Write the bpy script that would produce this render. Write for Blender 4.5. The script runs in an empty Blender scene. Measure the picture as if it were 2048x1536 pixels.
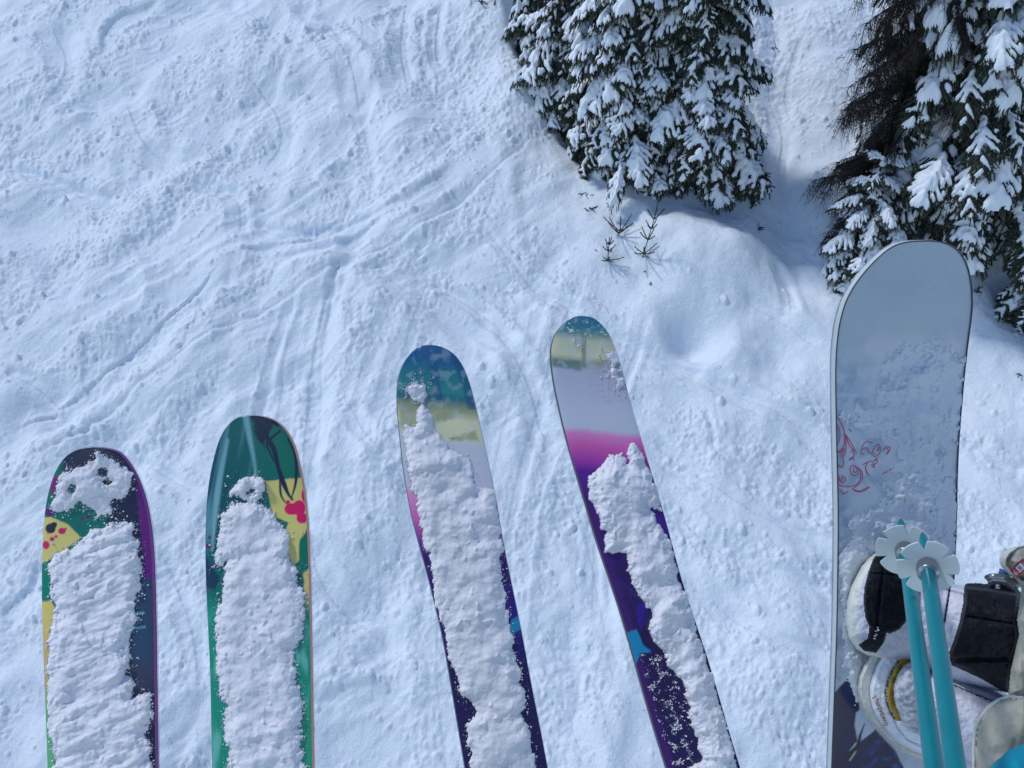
import bpy, math, random
import numpy as np
from mathutils import Vector, Matrix, Euler

sc = bpy.context.scene
# ------------------------------------------------------------------ camera
CAM_H = 12.0
PITCH = math.radians(42.0)                 # looking down from a chairlift
SLOPE = math.radians(22.0)                 # the piste rises away from the lift
FPX = 1024.0 / math.tan(math.radians(29.0))   # focal length in photo pixels (2048 wide)
cam_d = bpy.data.cameras.new('camera')
cam_d.sensor_width = 36.0
cam_d.lens = 18.0 / math.tan(math.radians(29.0))
cam_d.clip_start = 0.05
cam_d.clip_end = 2000.0
cam = bpy.data.objects.new('camera', cam_d)
cam.location = (0, 0, CAM_H)
cam.rotation_euler = (math.pi / 2 - PITCH, 0, 0)
sc.collection.objects.link(cam)
sc.camera = cam
# ------------------------------------------------------------------ sky, sun, exposure
SUN_EL, SUN_AZ = math.radians(53.0), math.radians(-62.0)     # azimuth from +Y, negative = left
sun_dir = Vector((math.sin(SUN_AZ) * math.cos(SUN_EL), math.cos(SUN_AZ) * math.cos(SUN_EL), math.sin(SUN_EL)))
w = bpy.data.worlds.new('World')
sc.world = w
w.use_nodes = True
wn = w.node_tree
sky = wn.nodes.new('ShaderNodeTexSky')
sky.sky_type = 'NISHITA'
sky.sun_disc = False
sky.sun_elevation = SUN_EL
sky.sun_rotation = SUN_AZ
sky.altitude = 1800
sky.dust_density = 0.6
wn.links.new(sky.outputs[0], wn.nodes['Background'].inputs[0])
wn.nodes['Background'].inputs[1].default_value = 0.15
sd_ = bpy.data.lights.new('sun', 'SUN')
sd_.energy = 1.5
sd_.angle = math.radians(6.0)
sd_.color = (1.0, 0.98, 0.955)
sun = bpy.data.objects.new('sun', sd_)
sun.rotation_euler = sun_dir.to_track_quat('Z', 'Y').to_euler()
sun.location = (0, 0, 40)
sc.collection.objects.link(sun)
sc.view_settings.view_transform = 'Standard'
sc.view_settings.look = 'None'
sc.view_settings.gamma = 1.0
sc.view_settings.exposure = 0.19
sc.view_settings.use_curve_mapping = False
sc.cycles.max_bounces = 6
sc.cycles.diffuse_bounces = 4

# ------------------------------------------------------------------ helpers
rng = np.random.default_rng(7)
random.seed(7)
COL = sc.collection
C0 = np.array([0.0, 0.0, CAM_H])
RT = np.array([1.0, 0.0, 0.0])
UP = np.array([0.0, math.sin(PITCH), math.cos(PITCH)])
FW = np.array([0.0, math.cos(PITCH), -math.sin(PITCH)])
BK = -FW


def rays(px, py):
    """directions (unit depth) through photo pixels of the 2048 x 1536 frame"""
    px = np.asarray(px, float)[..., None]
    py = np.asarray(py, float)[..., None]
    return FW + RT * ((px - 1024.0) / FPX) + UP * ((768.0 - py) / FPX)


def unproj(px, py, depth):
    return C0 + rays(px, py) * np.asarray(depth, float)[..., None]


class Plane:
    """a real plane in space, through a point, with its normal given right / up / towards the viewer"""
    def __init__(s, px, py, depth, nx, ny):
        s.p = unproj(px, py, depth)
        n = RT * nx + UP * ny + BK
        s.n = n / np.linalg.norm(n)

    def hit(s, px, py, h=0.0):
        d = rays(px, py)
        num = ((s.p - C0) @ s.n) + np.asarray(h, float)
        t = num / (d @ s.n)
        return C0 + d * t[..., None]


def ground_hit(px, py):
    """meeting of a sight line with the undisturbed slope"""
    n = np.array([0, -math.sin(SLOPE), math.cos(SLOPE)])
    d = rays(px, py)
    t = -(C0 @ n) / (d @ n)
    return C0 + d * t[..., None]


_tabs = {}
def vnoise(x, y, seed=0):
    """gradient noise, about -0.5 .. 0.5"""
    if seed not in _tabs:
        a = np.random.default_rng(1000 + seed).random((256, 256)) * 2 * math.pi
        _tabs[seed] = (np.cos(a), np.sin(a))
    GXt, GYt = _tabs[seed]
    xi = np.floor(x).astype(np.int64); yi = np.floor(y).astype(np.int64)
    fx = x - xi; fy = y - yi
    u = fx * fx * fx * (fx * (fx * 6 - 15) + 10); v = fy * fy * fy * (fy * (fy * 6 - 15) + 10)
    x0 = xi & 255; x1 = (xi + 1) & 255; y0 = yi & 255; y1 = (yi + 1) & 255
    def g(yy, xx, dx, dy): return GXt[yy, xx] * dx + GYt[yy, xx] * dy
    return 0.85 * ((g(y0, x0, fx, fy) * (1 - u) + g(y0, x1, fx - 1, fy) * u) * (1 - v) + (g(y1, x0, fx, fy - 1) * (1 - u) + g(y1, x1, fx - 1, fy - 1) * u) * v)


def fbm(x, y, octs=4, seed=0, gain=0.5):
    out = np.zeros(np.broadcast(x, y).shape); a = 1.0; f = 1.0
    for o in range(octs):
        out += a * vnoise(x * f + 17.3 * o, y * f - 9.1 * o, seed + o); a *= gain; f *= 2.03
    return out


def sstep(a, b, x):
    t = np.clip((x - a) / (b - a), 0, 1)
    return t * t * (3 - 2 * t)


def srgb(r, g, b):
    f = lambda c: c / 12.92 if c <= 0.04045 else ((c + 0.055) / 1.055) ** 2.4
    return np.array([f(r / 255.0), f(g / 255.0), f(b / 255.0)])


def sdist(px, py, poly):
    """signed distance to a polygon, positive inside"""
    P = np.asarray(poly, float); Q = np.roll(P, -1, 0)
    d = np.full(px.shape, 1e18); ins = np.zeros(px.shape, bool)
    for (x0, y0), (x1, y1) in zip(P, Q):
        ex, ey = x1 - x0, y1 - y0
        t = np.clip(((px - x0) * ex + (py - y0) * ey) / (ex * ex + ey * ey + 1e-12), 0, 1)
        d = np.minimum(d, (px - x0 - t * ex) ** 2 + (py - y0 - t * ey) ** 2)
        c = (y0 > py) != (y1 > py)
        if y1 != y0:
            ins ^= c & (px < x0 + (py - y0) * ex / ey)
    d = np.sqrt(d)
    return np.where(ins, d, -d)


def ldist(x, y, line):
    """distance to a polyline, and which side (+ left of travel)"""
    L = np.asarray(line, float)
    d = np.full(x.shape, 1e18); side = np.zeros(x.shape); arc = np.zeros(x.shape); run = 0.0
    tot = np.sum(np.hypot(*(L[1:] - L[:-1]).T))
    for (x0, y0), (x1, y1) in zip(L[:-1], L[1:]):
        ex, ey = x1 - x0, y1 - y0; q = ex * ex + ey * ey + 1e-12
        t = np.clip(((x - x0) * ex + (y - y0) * ey) / q, 0, 1)
        dd = (x - x0 - t * ex) ** 2 + (y - y0 - t * ey) ** 2
        m = dd < d
        d = np.where(m, dd, d)
        side = np.where(m, np.sign(ex * (y - y0) - ey * (x - x0)), side)
        arc = np.where(m, (run + t * math.sqrt(q)) / tot, arc)
        run += math.sqrt(q)
    return np.sqrt(d), side, arc


def catmull(pts, n=8):
    P = [np.array(p, float) for p in pts]
    P = [2 * P[0] - P[1]] + P + [2 * P[-1] - P[-2]]
    out = []
    for i in range(1, len(P) - 2):
        for k in range(n):
            t = k / n
            a, b, c, d = P[i - 1], P[i], P[i + 1], P[i + 2]
            out.append(0.5 * (2 * b + (c - a) * t + (2 * a - 5 * b + 4 * c - d) * t * t + (3 * b - a - 3 * c + d) * t ** 3))
    out.append(P[-2])
    return np.array(out)


def mesh_np(name, V, quads=None, tris=None, mat=None, smooth=True):
    V = np.ascontiguousarray(V, np.float32)
    me = bpy.data.meshes.new(name)
    nq = 0 if quads is None else len(quads); nt = 0 if tris is None else len(tris)
    parts = []
    if nq: parts.append(np.asarray(quads, np.int32).ravel())
    if nt: parts.append(np.asarray(tris, np.int32).ravel())
    loops = np.concatenate(parts)
    starts = np.concatenate([np.arange(nq) * 4, nq * 4 + np.arange(nt) * 3]).astype(np.int32)
    tot = np.concatenate([np.full(nq, 4), np.full(nt, 3)]).astype(np.int32)
    me.vertices.add(len(V)); me.vertices.foreach_set('co', V.ravel())
    me.loops.add(len(loops)); me.loops.foreach_set('vertex_index', loops)
    me.polygons.add(nq + nt)
    me.polygons.foreach_set('loop_start', starts); me.polygons.foreach_set('loop_total', tot)
    me.polygons.foreach_set('use_smooth', np.full(nq + nt, smooth))
    me.update(calc_edges=True)
    if mat: me.materials.append(mat)
    return me


def put(name, me, parent=None, label=None, cat=None, group=None, kind=None):
    o = bpy.data.objects.new(name, me)
    COL.objects.link(o)
    if parent is not None: o.parent = parent
    tag(o, label, cat, group, kind)
    return o


def tag(o, label=None, cat=None, group=None, kind=None):
    if label: o['label'] = label
    if cat: o['category'] = cat
    if group: o['group'] = group
    if kind: o['kind'] = kind


def thing(name, loc, label, cat, group=None):
    o = bpy.data.objects.new(name, None)
    o.empty_display_size = 0.1
    o.location = loc
    COL.objects.link(o)
    tag(o, label, cat, group)
    return o


def grid_quads(nr, nc, keep=None):
    i = np.arange(nr * nc).reshape(nr, nc)
    q = np.stack([i[:-1, :-1], i[:-1, 1:], i[1:, 1:], i[1:, :-1]], -1).reshape(-1, 4)
    if keep is not None: q = q[keep.ravel()]
    return q


def compact(V, q):
    u, inv = np.unique(q, return_inverse=True)
    return V[u], inv.reshape(q.shape), u


def flip_to(V, q, n):
    a = np.cross(V[q[:, 1]] - V[q[:, 0]], V[q[:, 2]] - V[q[:, 0]]).mean(0)
    return q[:, ::-1] if a @ n < 0 else q


def tubes(A, B, ra, rb, sides=4):
    """open prisms between point arrays A and B"""
    A = np.asarray(A, float); B = np.asarray(B, float); n = len(A)
    T = B - A; T /= np.linalg.norm(T, axis=1)[:, None] + 1e-9
    ref = np.where(np.abs(T[:, 2:3]) > 0.9, np.array([[1.0, 0, 0]]), np.array([[0, 0, 1.0]]))
    U = np.cross(T, ref); U /= np.linalg.norm(U, axis=1)[:, None] + 1e-9
    W = np.cross(T, U)
    ang = np.arange(sides) / sides * 2 * math.pi
    ring = U[:, None] * np.cos(ang)[None, :, None] + W[:, None] * np.sin(ang)[None, :, None]
    ra = np.broadcast_to(ra, (n,)); rb = np.broadcast_to(rb, (n,))
    V = np.concatenate([A[:, None] + ring * ra[:, None, None], B[:, None] + ring * rb[:, None, None]], 1).reshape(-1, 3)
    base = (np.arange(n) * 2 * sides)[:, None, None]
    k = np.arange(sides)
    q = np.stack([k, (k + 1) % sides, (k + 1) % sides + sides, k + sides], -1)[None] + base
    return V, q.reshape(-1, 4)


def lathe_path(P, R, sides=24, caps=True):
    """a smooth tube along P with radii R (one mesh, closed ends)"""
    P = np.asarray(P, float); R = np.asarray(R, float); n = len(P)
    T = np.gradient(P, axis=0); T /= np.linalg.norm(T, axis=1)[:, None]
    u = np.cross(T[0], [0.3, 0.9, 0.2]); u /= np.linalg.norm(u)
    ang = np.arange(sides) / sides * 2 * math.pi; V = []
    for i in range(n):
        u = u - T[i] * (u @ T[i]); u /= np.linalg.norm(u); v = np.cross(T[i], u)
        V.append(P[i] + R[i] * (np.cos(ang)[:, None] * u + np.sin(ang)[:, None] * v))
    V = np.concatenate(V + [P[:1], P[-1:]])
    q = []; k = np.arange(sides)
    for i in range(n - 1):
        q.append(np.stack([i * sides + k, i * sides + (k + 1) % sides, (i + 1) * sides + (k + 1) % sides, (i + 1) * sides + k], -1))
    t = np.concatenate([np.stack([np.full(sides, n * sides), (k + 1) % sides, k], -1),
                        np.stack([np.full(sides, n * sides + 1), (n - 1) * sides + k, (n - 1) * sides + (k + 1) % sides], -1)])
    return V, np.concatenate(q), t


# ------------------------------------------------------------------ materials
def new_mat(name, col=(0.5, 0.5, 0.5), rough=0.5, spec=0.5, metal=0.0, coat=0.0):
    m = bpy.data.materials.new(name); m.use_nodes = True
    b = m.node_tree.nodes['Principled BSDF']
    b.inputs['Base Color'].default_value = (*col, 1)
    b.inputs['Roughness'].default_value = rough
    b.inputs['Specular IOR Level'].default_value = spec
    b.inputs['Metallic'].default_value = metal
    b.inputs['Coat Weight'].default_value = coat
    b.inputs['Coat Roughness'].default_value = 0.12
    return m, m.node_tree, b


def noise_col(nt, b, c1, c2, scale, detail=4, lo=0.35, hi=0.65):
    tc = nt.nodes.new('ShaderNodeTexCoord')
    n = nt.nodes.new('ShaderNodeTexNoise'); n.inputs['Scale'].default_value = scale; n.inputs['Detail'].default_value = detail
    r = nt.nodes.new('ShaderNodeValToRGB')
    r.color_ramp.elements[0].position = lo; r.color_ramp.elements[0].color = (*c1, 1)
    r.color_ramp.elements[1].position = hi; r.color_ramp.elements[1].color = (*c2, 1)
    nt.links.new(tc.outputs['Object'], n.inputs['Vector']); nt.links.new(n.outputs['Fac'], r.inputs['Fac'])
    nt.links.new(r.outputs['Color'], b.inputs['Base Color'])


def noise_bump(nt, b, layers, strength=1.0):
    tc = nt.nodes.new('ShaderNodeTexCoord'); prev = None
    for scale, dist in layers:
        n = nt.nodes.new('ShaderNodeTexNoise'); n.inputs['Scale'].default_value = scale; n.inputs['Detail'].default_value = 4
        bp = nt.nodes.new('ShaderNodeBump'); bp.inputs['Strength'].default_value = strength; bp.inputs['Distance'].default_value = dist
        nt.links.new(tc.outputs['Object'], n.inputs['Vector']); nt.links.new(n.outputs['Fac'], bp.inputs['Height'])
        if prev: nt.links.new(prev.outputs['Normal'], bp.inputs['Normal'])
        prev = bp
    nt.links.new(prev.outputs['Normal'], b.inputs['Normal'])


M = {}
SNOW = (0.78, 0.86, 0.935)
M['ground_snow'], nt, b = new_mat('ground_snow', SNOW, 0.55, 0.25)
noise_bump(nt, b, [(14, 0.014), (40, 0.010), (110, 0.005)], 0.9)
M['tree_snow'], nt, b = new_mat('tree_snow', (0.82, 0.875, 0.93), 0.6, 0.2)
noise_bump(nt, b, [(25, 0.01)], 0.6)
M['crust_snow'], nt, b = new_mat('crust_snow', (0.79, 0.80, 0.85), 0.55, 0.3)
noise_bump(nt, b, [(120, 0.0012), (420, 0.0004)], 0.7)
M['board_frost'], nt, b = new_mat('board_frost', (0.66, 0.72, 0.80), 0.5, 0.3)
noise_bump(nt, b, [(200, 0.0015), (600, 0.0007)], 0.9)
M['needles'], nt, b = new_mat('needles', (0.03, 0.045, 0.03), 0.65, 0.25)
noise_col(nt, b, (0.020, 0.028, 0.024), (0.060, 0.076, 0.050), 9)
M['bark'], nt, b = new_mat('bark', (0.05, 0.04, 0.035), 0.85, 0.2)
noise_col(nt, b, (0.025, 0.02, 0.018), (0.085, 0.068, 0.058), 14)
M['dead_twig'], nt, b = new_mat('dead_twig', (0.03, 0.024, 0.024), 0.8, 0.2)
noise_col(nt, b, (0.018, 0.015, 0.016), (0.05, 0.04, 0.038), 11)

# ------------------------------------------------------------------ the snow slope
X0, X1, Y0, Y1, ST = -10.0, 10.0, 3.3, 16.0, 0.0185
xs = np.arange(X0, X1, ST); ys = np.arange(Y0, Y1, ST)


def gp(*pts):
    """photo points -> points on the slope"""
    P = np.array(pts, float)
    return ground_hit(P[:, 0], P[:, 1])[:, :2]


GX, GY = np.meshgrid(xs, ys)
# soft areas without chop: the untouched bank below the spruces and the lane between them
def blob(px, py, rx, ry):
    c = gp((px, py))[0]
    return np.exp(-(((GX - c[0]) / rx) ** 2 + ((GY - c[1]) / ry) ** 2))
smooth = np.clip(blob(1400, 560, 1.35, 1.1) * 1.2 + blob(1540, 480, 0.9, 0.8) + blob(1250, 470, 0.8, 0.55) + blob(1330, 400, 1.4, 0.6)
                 + blob(1990, 690, 1.0, 1.2) + blob(1620, 620, 0.9, 0.8) + 0.8 * blob(1570, 330, 0.5, 1.2) + 0.7 * blob(1450, 720, 0.9, 0.5), 0, 1)
smooth = np.maximum(smooth, 0)

H = np.zeros_like(GX)
warp = fbm(GX * 0.5, GY * 0.5, 3, 40)
wx, wy = GX + 0.5 * warp, GY + 0.4 * fbm(GX * 0.5 + 9, GY * 0.5, 3, 44)
H += 0.42 * fbm(GX * 0.23, GY * 0.26, 3, 1) * (1 - 0.5 * smooth)
H += 0.21 * fbm(wx * 0.8, wy * 0.8, 3, 5) * (1 - 0.65 * smooth)
# wind and ski scoured streaks, running up to the right on the left side and down to the right on the right side
ang = np.radians(np.where(GX < 0, 38, -32)); ca = math.cos(math.radians(38)); sa = math.sin(math.radians(38))
u1, v1 = GX * ca + GY * sa, -GX * sa + GY * ca
u2, v2 = GX * ca - GY * sa, GX * sa + GY * ca
mixr = sstep(-0.5, 2.0, GX + 0.6 * vnoise(GX, GY, 60))
st1 = fbm(u1 * 0.7, v1 * 4.5, 4, 11); st2 = fbm(u2 * 0.7, v2 * 4.5, 4, 15)
streak = st1 * (1 - mixr) + st2 * mixr
smask = sstep(-0.05, 0.3, fbm(GX * 0.6, GY * 0.6, 2, 20) + 0.1)
H += 0.045 * streak * smask * (1 - 0.85 * smooth)
rough = (1 - 0.95 * smooth)
chop = sstep(-0.08, 0.16, fbm(u1 * 0.42 + 3, v1 * 1.15, 3, 26) * (1 - mixr) + fbm(u2 * 0.42 + 3, v2 * 1.15, 3, 27) * mixr) * rough
bill = np.abs(vnoise(wx * 7, wy * 7, 30)) + 0.5 * np.abs(vnoise(wx * 14, wy * 14, 31)) + 0.25 * np.abs(vnoise(wx * 27, wy * 27, 32))
H += (0.009 + 0.034 * chop) * rough * (bill - 0.3)
H += 0.016 * rough * (0.4 + chop) * fbm(GX * 11, GY * 11, 3, 34)

# tracks, cut edges and banks read off the hillside: (points, half width m, depth m, berm m, kind)
TR = [
    ([(450, 545), (385, 600), (300, 665), (210, 735), (120, 795), (0, 855)], 0.30, 0.11, 0.05),
    ([(160, 455), (235, 485), (285, 540), (290, 600), (262, 650)], 0.10, -0.06, 0.0),
    ([(0, 330), (80, 355), (180, 390), (250, 405)], 0.14, 0.10, 0.04),
    ([(0, 740), (60, 760), (120, 800)], 0.14, 0.08, 0.03),
    ([(480, 435), (560, 470), (650, 470), (760, 440), (850, 400), (930, 340)], 0.12, 0.06, 0.04),
    ([(540, 545), (640, 520), (720, 485), (780, 440)], 0.10, 0.05, 0.03),
    ([(480, 520), (560, 500), (680, 470)], 0.07, 0.04, 0.02),
    ([(700, 500), (665, 580), (640, 660), (620, 760), (612, 900), (618, 1050), (650, 1180), (780, 1290), (900, 1390)], 0.20, 0.05, 0.03),
    ([(680, 540), (655, 640), (650, 700)], 0.06, 0.05, 0.02),
    ([(60, 790), (180, 870), (300, 930), (420, 1010)], 0.10, 0.05, 0.03),
    ([(720, 230), (740, 330), (735, 420)], 0.10, 0.03, 0.02),
    ([(810, 0), (800, 90), (815, 180)], 0.14, 0.08, 0.05),
    ([(880, 20), (870, 90), (885, 130)], 0.10, 0.10, 0.05),
    ([(215, 115), (222, 60), (260, 30), (330, 0)], 0.12, 0.07, 0.03),
    ([(1030, 540), (1160, 630), (1290, 700), (1420, 760), (1560, 830), (1700, 890)], 0.13, 0.08, 0.05),
    ([(1300, 880), (1400, 960), (1520, 1040), (1680, 1110)], 0.12, 0.06, 0.03),
    ([(1340, 1010), (1420, 1090), (1540, 1150), (1680, 1200)], 0.12, 0.05, 0.03),
    ([(1140, 860), (1095, 960), (1070, 1060), (1058, 1180), (1050, 1300)], 0.08, -0.05, 0.0),
    ([(940, 640), (1000, 680), (1050, 760), (1075, 830), (1100, 900)], 0.14, 0.06, 0.05),
    ([(860, 560), (960, 620), (1030, 690)], 0.1, 0.07, 0.05),
    ([(1160, 1020), (1190, 1150), (1215, 1300), (1240, 1420)], 0.16, 0.03, 0.01),
    ([(1410, 820), (1420, 860), (1425, 900)], 0.05, 0.04, 0.01),
    ([(560, 1000), (640, 1180), (760, 1260)], 0.10, 0.04, 0.03),
    ([(320, 1100), (380, 1250), (400, 1400)], 0.12, 0.05, 0.03),
    ([(640, 1420), (740, 1380), (840, 1440)], 0.12, 0.05, 0.03),
    ([(0, 1240), (60, 1180), (90, 1100)], 0.14, 0.06, 0.04),
    ([(700, 820), (740, 900), (790, 950)], 0.10, 0.04, 0.03),
    ([(1950, 880), (1990, 930), (2048, 960)], 0.12, 0.07, 0.03),
    ([(1440, 1220), (1540, 1300), (1640, 1330)], 0.12, 0.05, 0.03),
    ([(420, 120), (520, 180), (560, 260), (520, 330)], 0.25, 0.06, 0.05),
    ([(250, 200), (300, 300), (420, 330)], 0.2, 0.05, 0.04),
    ([(100, 40), (130, 140), (60, 260)], 0.2, 0.06, 0.05),
    ([(640, 60), (700, 140), (720, 240)], 0.2, 0.06, 0.05),
    ([(380, 360), (470, 400), (480, 480)], 0.12, 0.06, 0.04),
]
TR += [([(1530, -40), (1556, 60), (1542, 150), (1570, 240), (1562, 330), (1592, 420)], 0.16, 0.06, 0.03), ([(1600, 60), (1576, 150), (1590, 230)], 0.10, 0.05, 0.02),
       ([(1480, 600), (1560, 640), (1640, 700)], 0.12, 0.05, 0.03), ([(1540, 520), (1575, 570), (1580, 640)], 0.10, 0.06, 0.03)]
rt = random.Random(77)
SWEEP = [[(1000, 180), (900, 330), (740, 450), (520, 560), (300, 690), (120, 800), (-60, 890)], [(800, -30), (820, 160), (790, 330), (720, 480), (650, 640), (615, 860), (630, 1080), (760, 1260), (920, 1420)],
         [(820, 480), (960, 590), (1120, 680), (1320, 800), (1500, 950), (1700, 1080)], [(560, -30), (520, 160), (420, 330), (300, 470), (120, 620), (-60, 700)], [(950, 560), (900, 760), (860, 960), (840, 1200), (880, 1500)]]
for k in range(24):
    c = rt.choice(SWEEP); ox_, oy_ = rt.gauss(0, 150), rt.gauss(0, 110); f_ = rt.uniform(-0.25, 0.25)
    a_ = rt.randrange(0, max(1, len(c) - 4)); b_ = rt.randrange(a_ + 4, len(c) + 1)
    TR.append(([(x + ox_ + f_ * (y - 500) * 0.4 + rt.gauss(0, 14), y + oy_ + rt.gauss(0, 10)) for x, y in c[a_:b_]], rt.uniform(0.05, 0.20), rt.uniform(0.015, 0.045), rt.uniform(0.005, 0.025)))
smoothtrack = np.zeros_like(GX)
edgeclod = np.zeros_like(GX)
for pts, hw, dep, berm in TR:
    hw *= 1.25
    L = catmull(gp(*pts), 6)
    mx = hw * 3.5
    i0, i1 = np.searchsorted(xs, [L[:, 0].min() - mx, L[:, 0].max() + mx]); j0, j1 = np.searchsorted(ys, [L[:, 1].min() - mx, L[:, 1].max() + mx])
    if i1 <= i0 or j1 <= j0: continue
    s = np.s_[j0:j1, i0:i1]
    wob = 0.35 * hw * vnoise(GX[s] * 3, GY[s] * 3, 70)
    d, side, arc = ldist(GX[s], GY[s], L)
    d = np.maximum(d + wob, 0)
    fade = sstep(0, 0.12, arc) * (1 - sstep(0.85, 1, arc))
    core = np.where(side > 0, 1 - sstep(0.55 * hw, 1.0 * hw, d), 1 - sstep(0.15 * hw, 1.25 * hw, d))
    if dep > 0:
        H[s] += 0.75 * fade * (-dep * core * (0.75 + 0.25 * side) + 0.8 * berm * np.exp(-((d - 1.35 * hw) / (0.4 * hw)) ** 2))
    else:
        H[s] += fade * (-dep) * np.exp(-(d / hw) ** 2) * np.where(side > 0, 1, 0.6)
    edgeclod[s] = np.maximum(edgeclod[s], (dep > 0) * fade * np.exp(-((d - 1.35 * hw) / (0.35 * hw)) ** 2))
    smoothtrack[s] = np.maximum(smoothtrack[s], fade * core)

H += smooth * (0.16 * fbm(GX * 0.9 + 5, GY * 0.9, 3, 52) + 0.02 * fbm(GX * 5, GY * 5, 2, 53))
# larger forms
def bump(px, py, r, ry, h):
    global H
    H += h * blob(px, py, r, ry)
bump(1390, 520, 1.25, 0.85, 0.42); bump(1460, 520, 0.3, 0.3, 0.10); bump(1330, 470, 0.35, 0.25, 0.09); bump(1500, 600, 0.28, 0.2, -0.10); bump(1600, 640, 0.25, 0.3, 0.10); bump(1390, 668, 0.36, 0.30, -0.36); bump(1560, 700, 0.3, 0.25, -0.12); bump(1300, 560, 0.3, 0.3, -0.08); bump(1540, 300, 0.25, 0.4, 0.08); bump(1600, 180, 0.3, 0.4, -0.08); bump(1480, 700, 0.35, 0.25, 0.12); bump(1310, 655, 0.25, 0.3, 0.08)
bump(1590, 545, 0.30, 0.5, -0.09); bump(1680, 640, 0.5, 0.6, 0.18)
lane = gp((1560, -60), (1562, 100), (1565, 250), (1575, 380), (1590, 470), (1580, 540)); d, _, _ = ldist(GX, GY, catmull(lane, 5))
H -= 0.22 * np.exp(-(d / 0.45) ** 2)
lip = catmull(gp((985, -20), (1005, 80), (1040, 170), (1095, 245), (1150, 310), (1185, 340)), 5); d, side, arc = ldist(GX, GY, lip)
H += 0.30 * np.exp(-(d / 0.55) ** 2) * np.where(side < 0, 1, np.exp(-(d / 0.22) ** 2)) * (1 - sstep(0.8, 1, arc))
ridge = catmull(gp((1900, 560), (1945, 640), (2000, 720), (2070, 800), (2160, 880)), 5); d, side, arc = ldist(GX, GY, ridge)
H += 0.25 * np.exp(-(d / 0.5) ** 2)
bump(2010, 600, 0.8, 0.7, -0.25); bump(1110, 270, 0.55, 0.5, -0.30); bump(1440, 415, 0.6, 0.35, -0.10); bump(1120, 120, 0.6, 0.8, -0.25)

# clods: thousands of broken lumps of snow lying on the chopped areas
dens = np.clip(0.08 + 1.0 * chop + 0.5 * edgeclod, 0, 1) * rough * (1 - 0.9 * smoothtrack)
NL = 230000
li = rng.integers(6, len(xs) - 6, NL); lj = rng.integers(6, len(ys) - 6, NL)
clus = sstep(-0.15, 0.25, fbm(GX * 2.3, GY * 2.3, 3, 72))
ok = rng.random(NL) < (dens * (0.15 + 0.85 * clus))[lj, li] * 0.75
li, lj = li[ok], lj[ok]; n = len(li)
big = rng.random(n)
lr = 0.014 + 0.016 * rng.random(n) + 0.035 * (big > 0.93) * rng.random(n) + 0.05 * (big > 0.997) * rng.random(n)
lh = lr * (0.35 + 0.55 * rng.random(n))
la = rng.random(n) * math.pi; le = 0.5 + 0.5 * rng.random(n)
tx, ty = rng.normal(size=n) * 0.45, rng.normal(size=n) * 0.45        # tilted, blocky tops
ox = (rng.random(n) - 0.5) * ST; oy = (rng.random(n) - 0.5) * ST
LUMP = np.zeros_like(H)
rough_top = 1 + 0.8 * fbm(GX * 30, GY * 30, 2, 74)
K = 5
for a in range(-K, K + 1):
    for c in range(-K, K + 1):
        dx, dy = a * ST - ox, c * ST - oy
        ux = dx * np.cos(la) + dy * np.sin(la); uy = (-dx * np.sin(la) + dy * np.cos(la)) / le
        q = 1 - (np.abs(ux) ** 2.6 + np.abs(uy) ** 2.6) / lr ** 2.6
        m = q > 0
        if m.any():
            val = lh[m] * q[m] ** 0.6 * np.clip(1 + (tx[m] * ux[m] + ty[m] * uy[m]) / lr[m], 0.2, 2)
            np.maximum.at(LUMP, (lj[m] + c, li[m] + a), val)
LUMP *= np.clip(rough_top, 0.4, 1.6)
H += LUMP

# coarse surroundings out to the far slope, one sheet
cx = np.concatenate([[-400, -200, -100, -60, -40, -28, -20, -15, -12.5, -11.2], xs, [11.2, 12.5, 15, 20, 28, 40, 60, 100, 200, 400]])
cy = np.concatenate([[-200, -100, -50, -25, -12, -6, -3, -1, 0.5, 1.6, 2.4], ys, [17, 18.5, 21, 25, 32, 45, 70, 110, 180, 300]])
FXg, FYg = np.meshgrid(cx, cy)
full = 0.42 * fbm(FXg * 0.23, FYg * 0.26, 3, 1) + 0.21 * fbm(FXg * 0.8, FYg * 0.8, 3, 5)
full[11:11 + len(ys), 10:10 + len(xs)] = H
Z = FYg * math.tan(SLOPE) + full
V = np.stack([FXg, FYg, Z], -1).reshape(-1, 3)
put('snow_slope', mesh_np('snow_slope', V, grid_quads(len(cy), len(cx)), None, M['ground_snow']), None,
    'steep churned snow slope crossed by ski tracks', None, None, 'structure')


def gz(x, y):
    i = int(np.clip((x - X0) / ST, 0, len(xs) - 1)); j = int(np.clip((y - Y0) / ST, 0, len(ys) - 1))
    return y * math.tan(SLOPE) + float(H[j, i])


def foot(px, py):
    """point on the built snow under a photo pixel (marching the sight line)"""
    d = rays(px, py); d = d / np.linalg.norm(d)
    t = 8.0
    while t < 25:
        p = C0 + d * t
        if p[2] <= gz(p[0], p[1]): break
        t += 0.02
    return p


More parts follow.
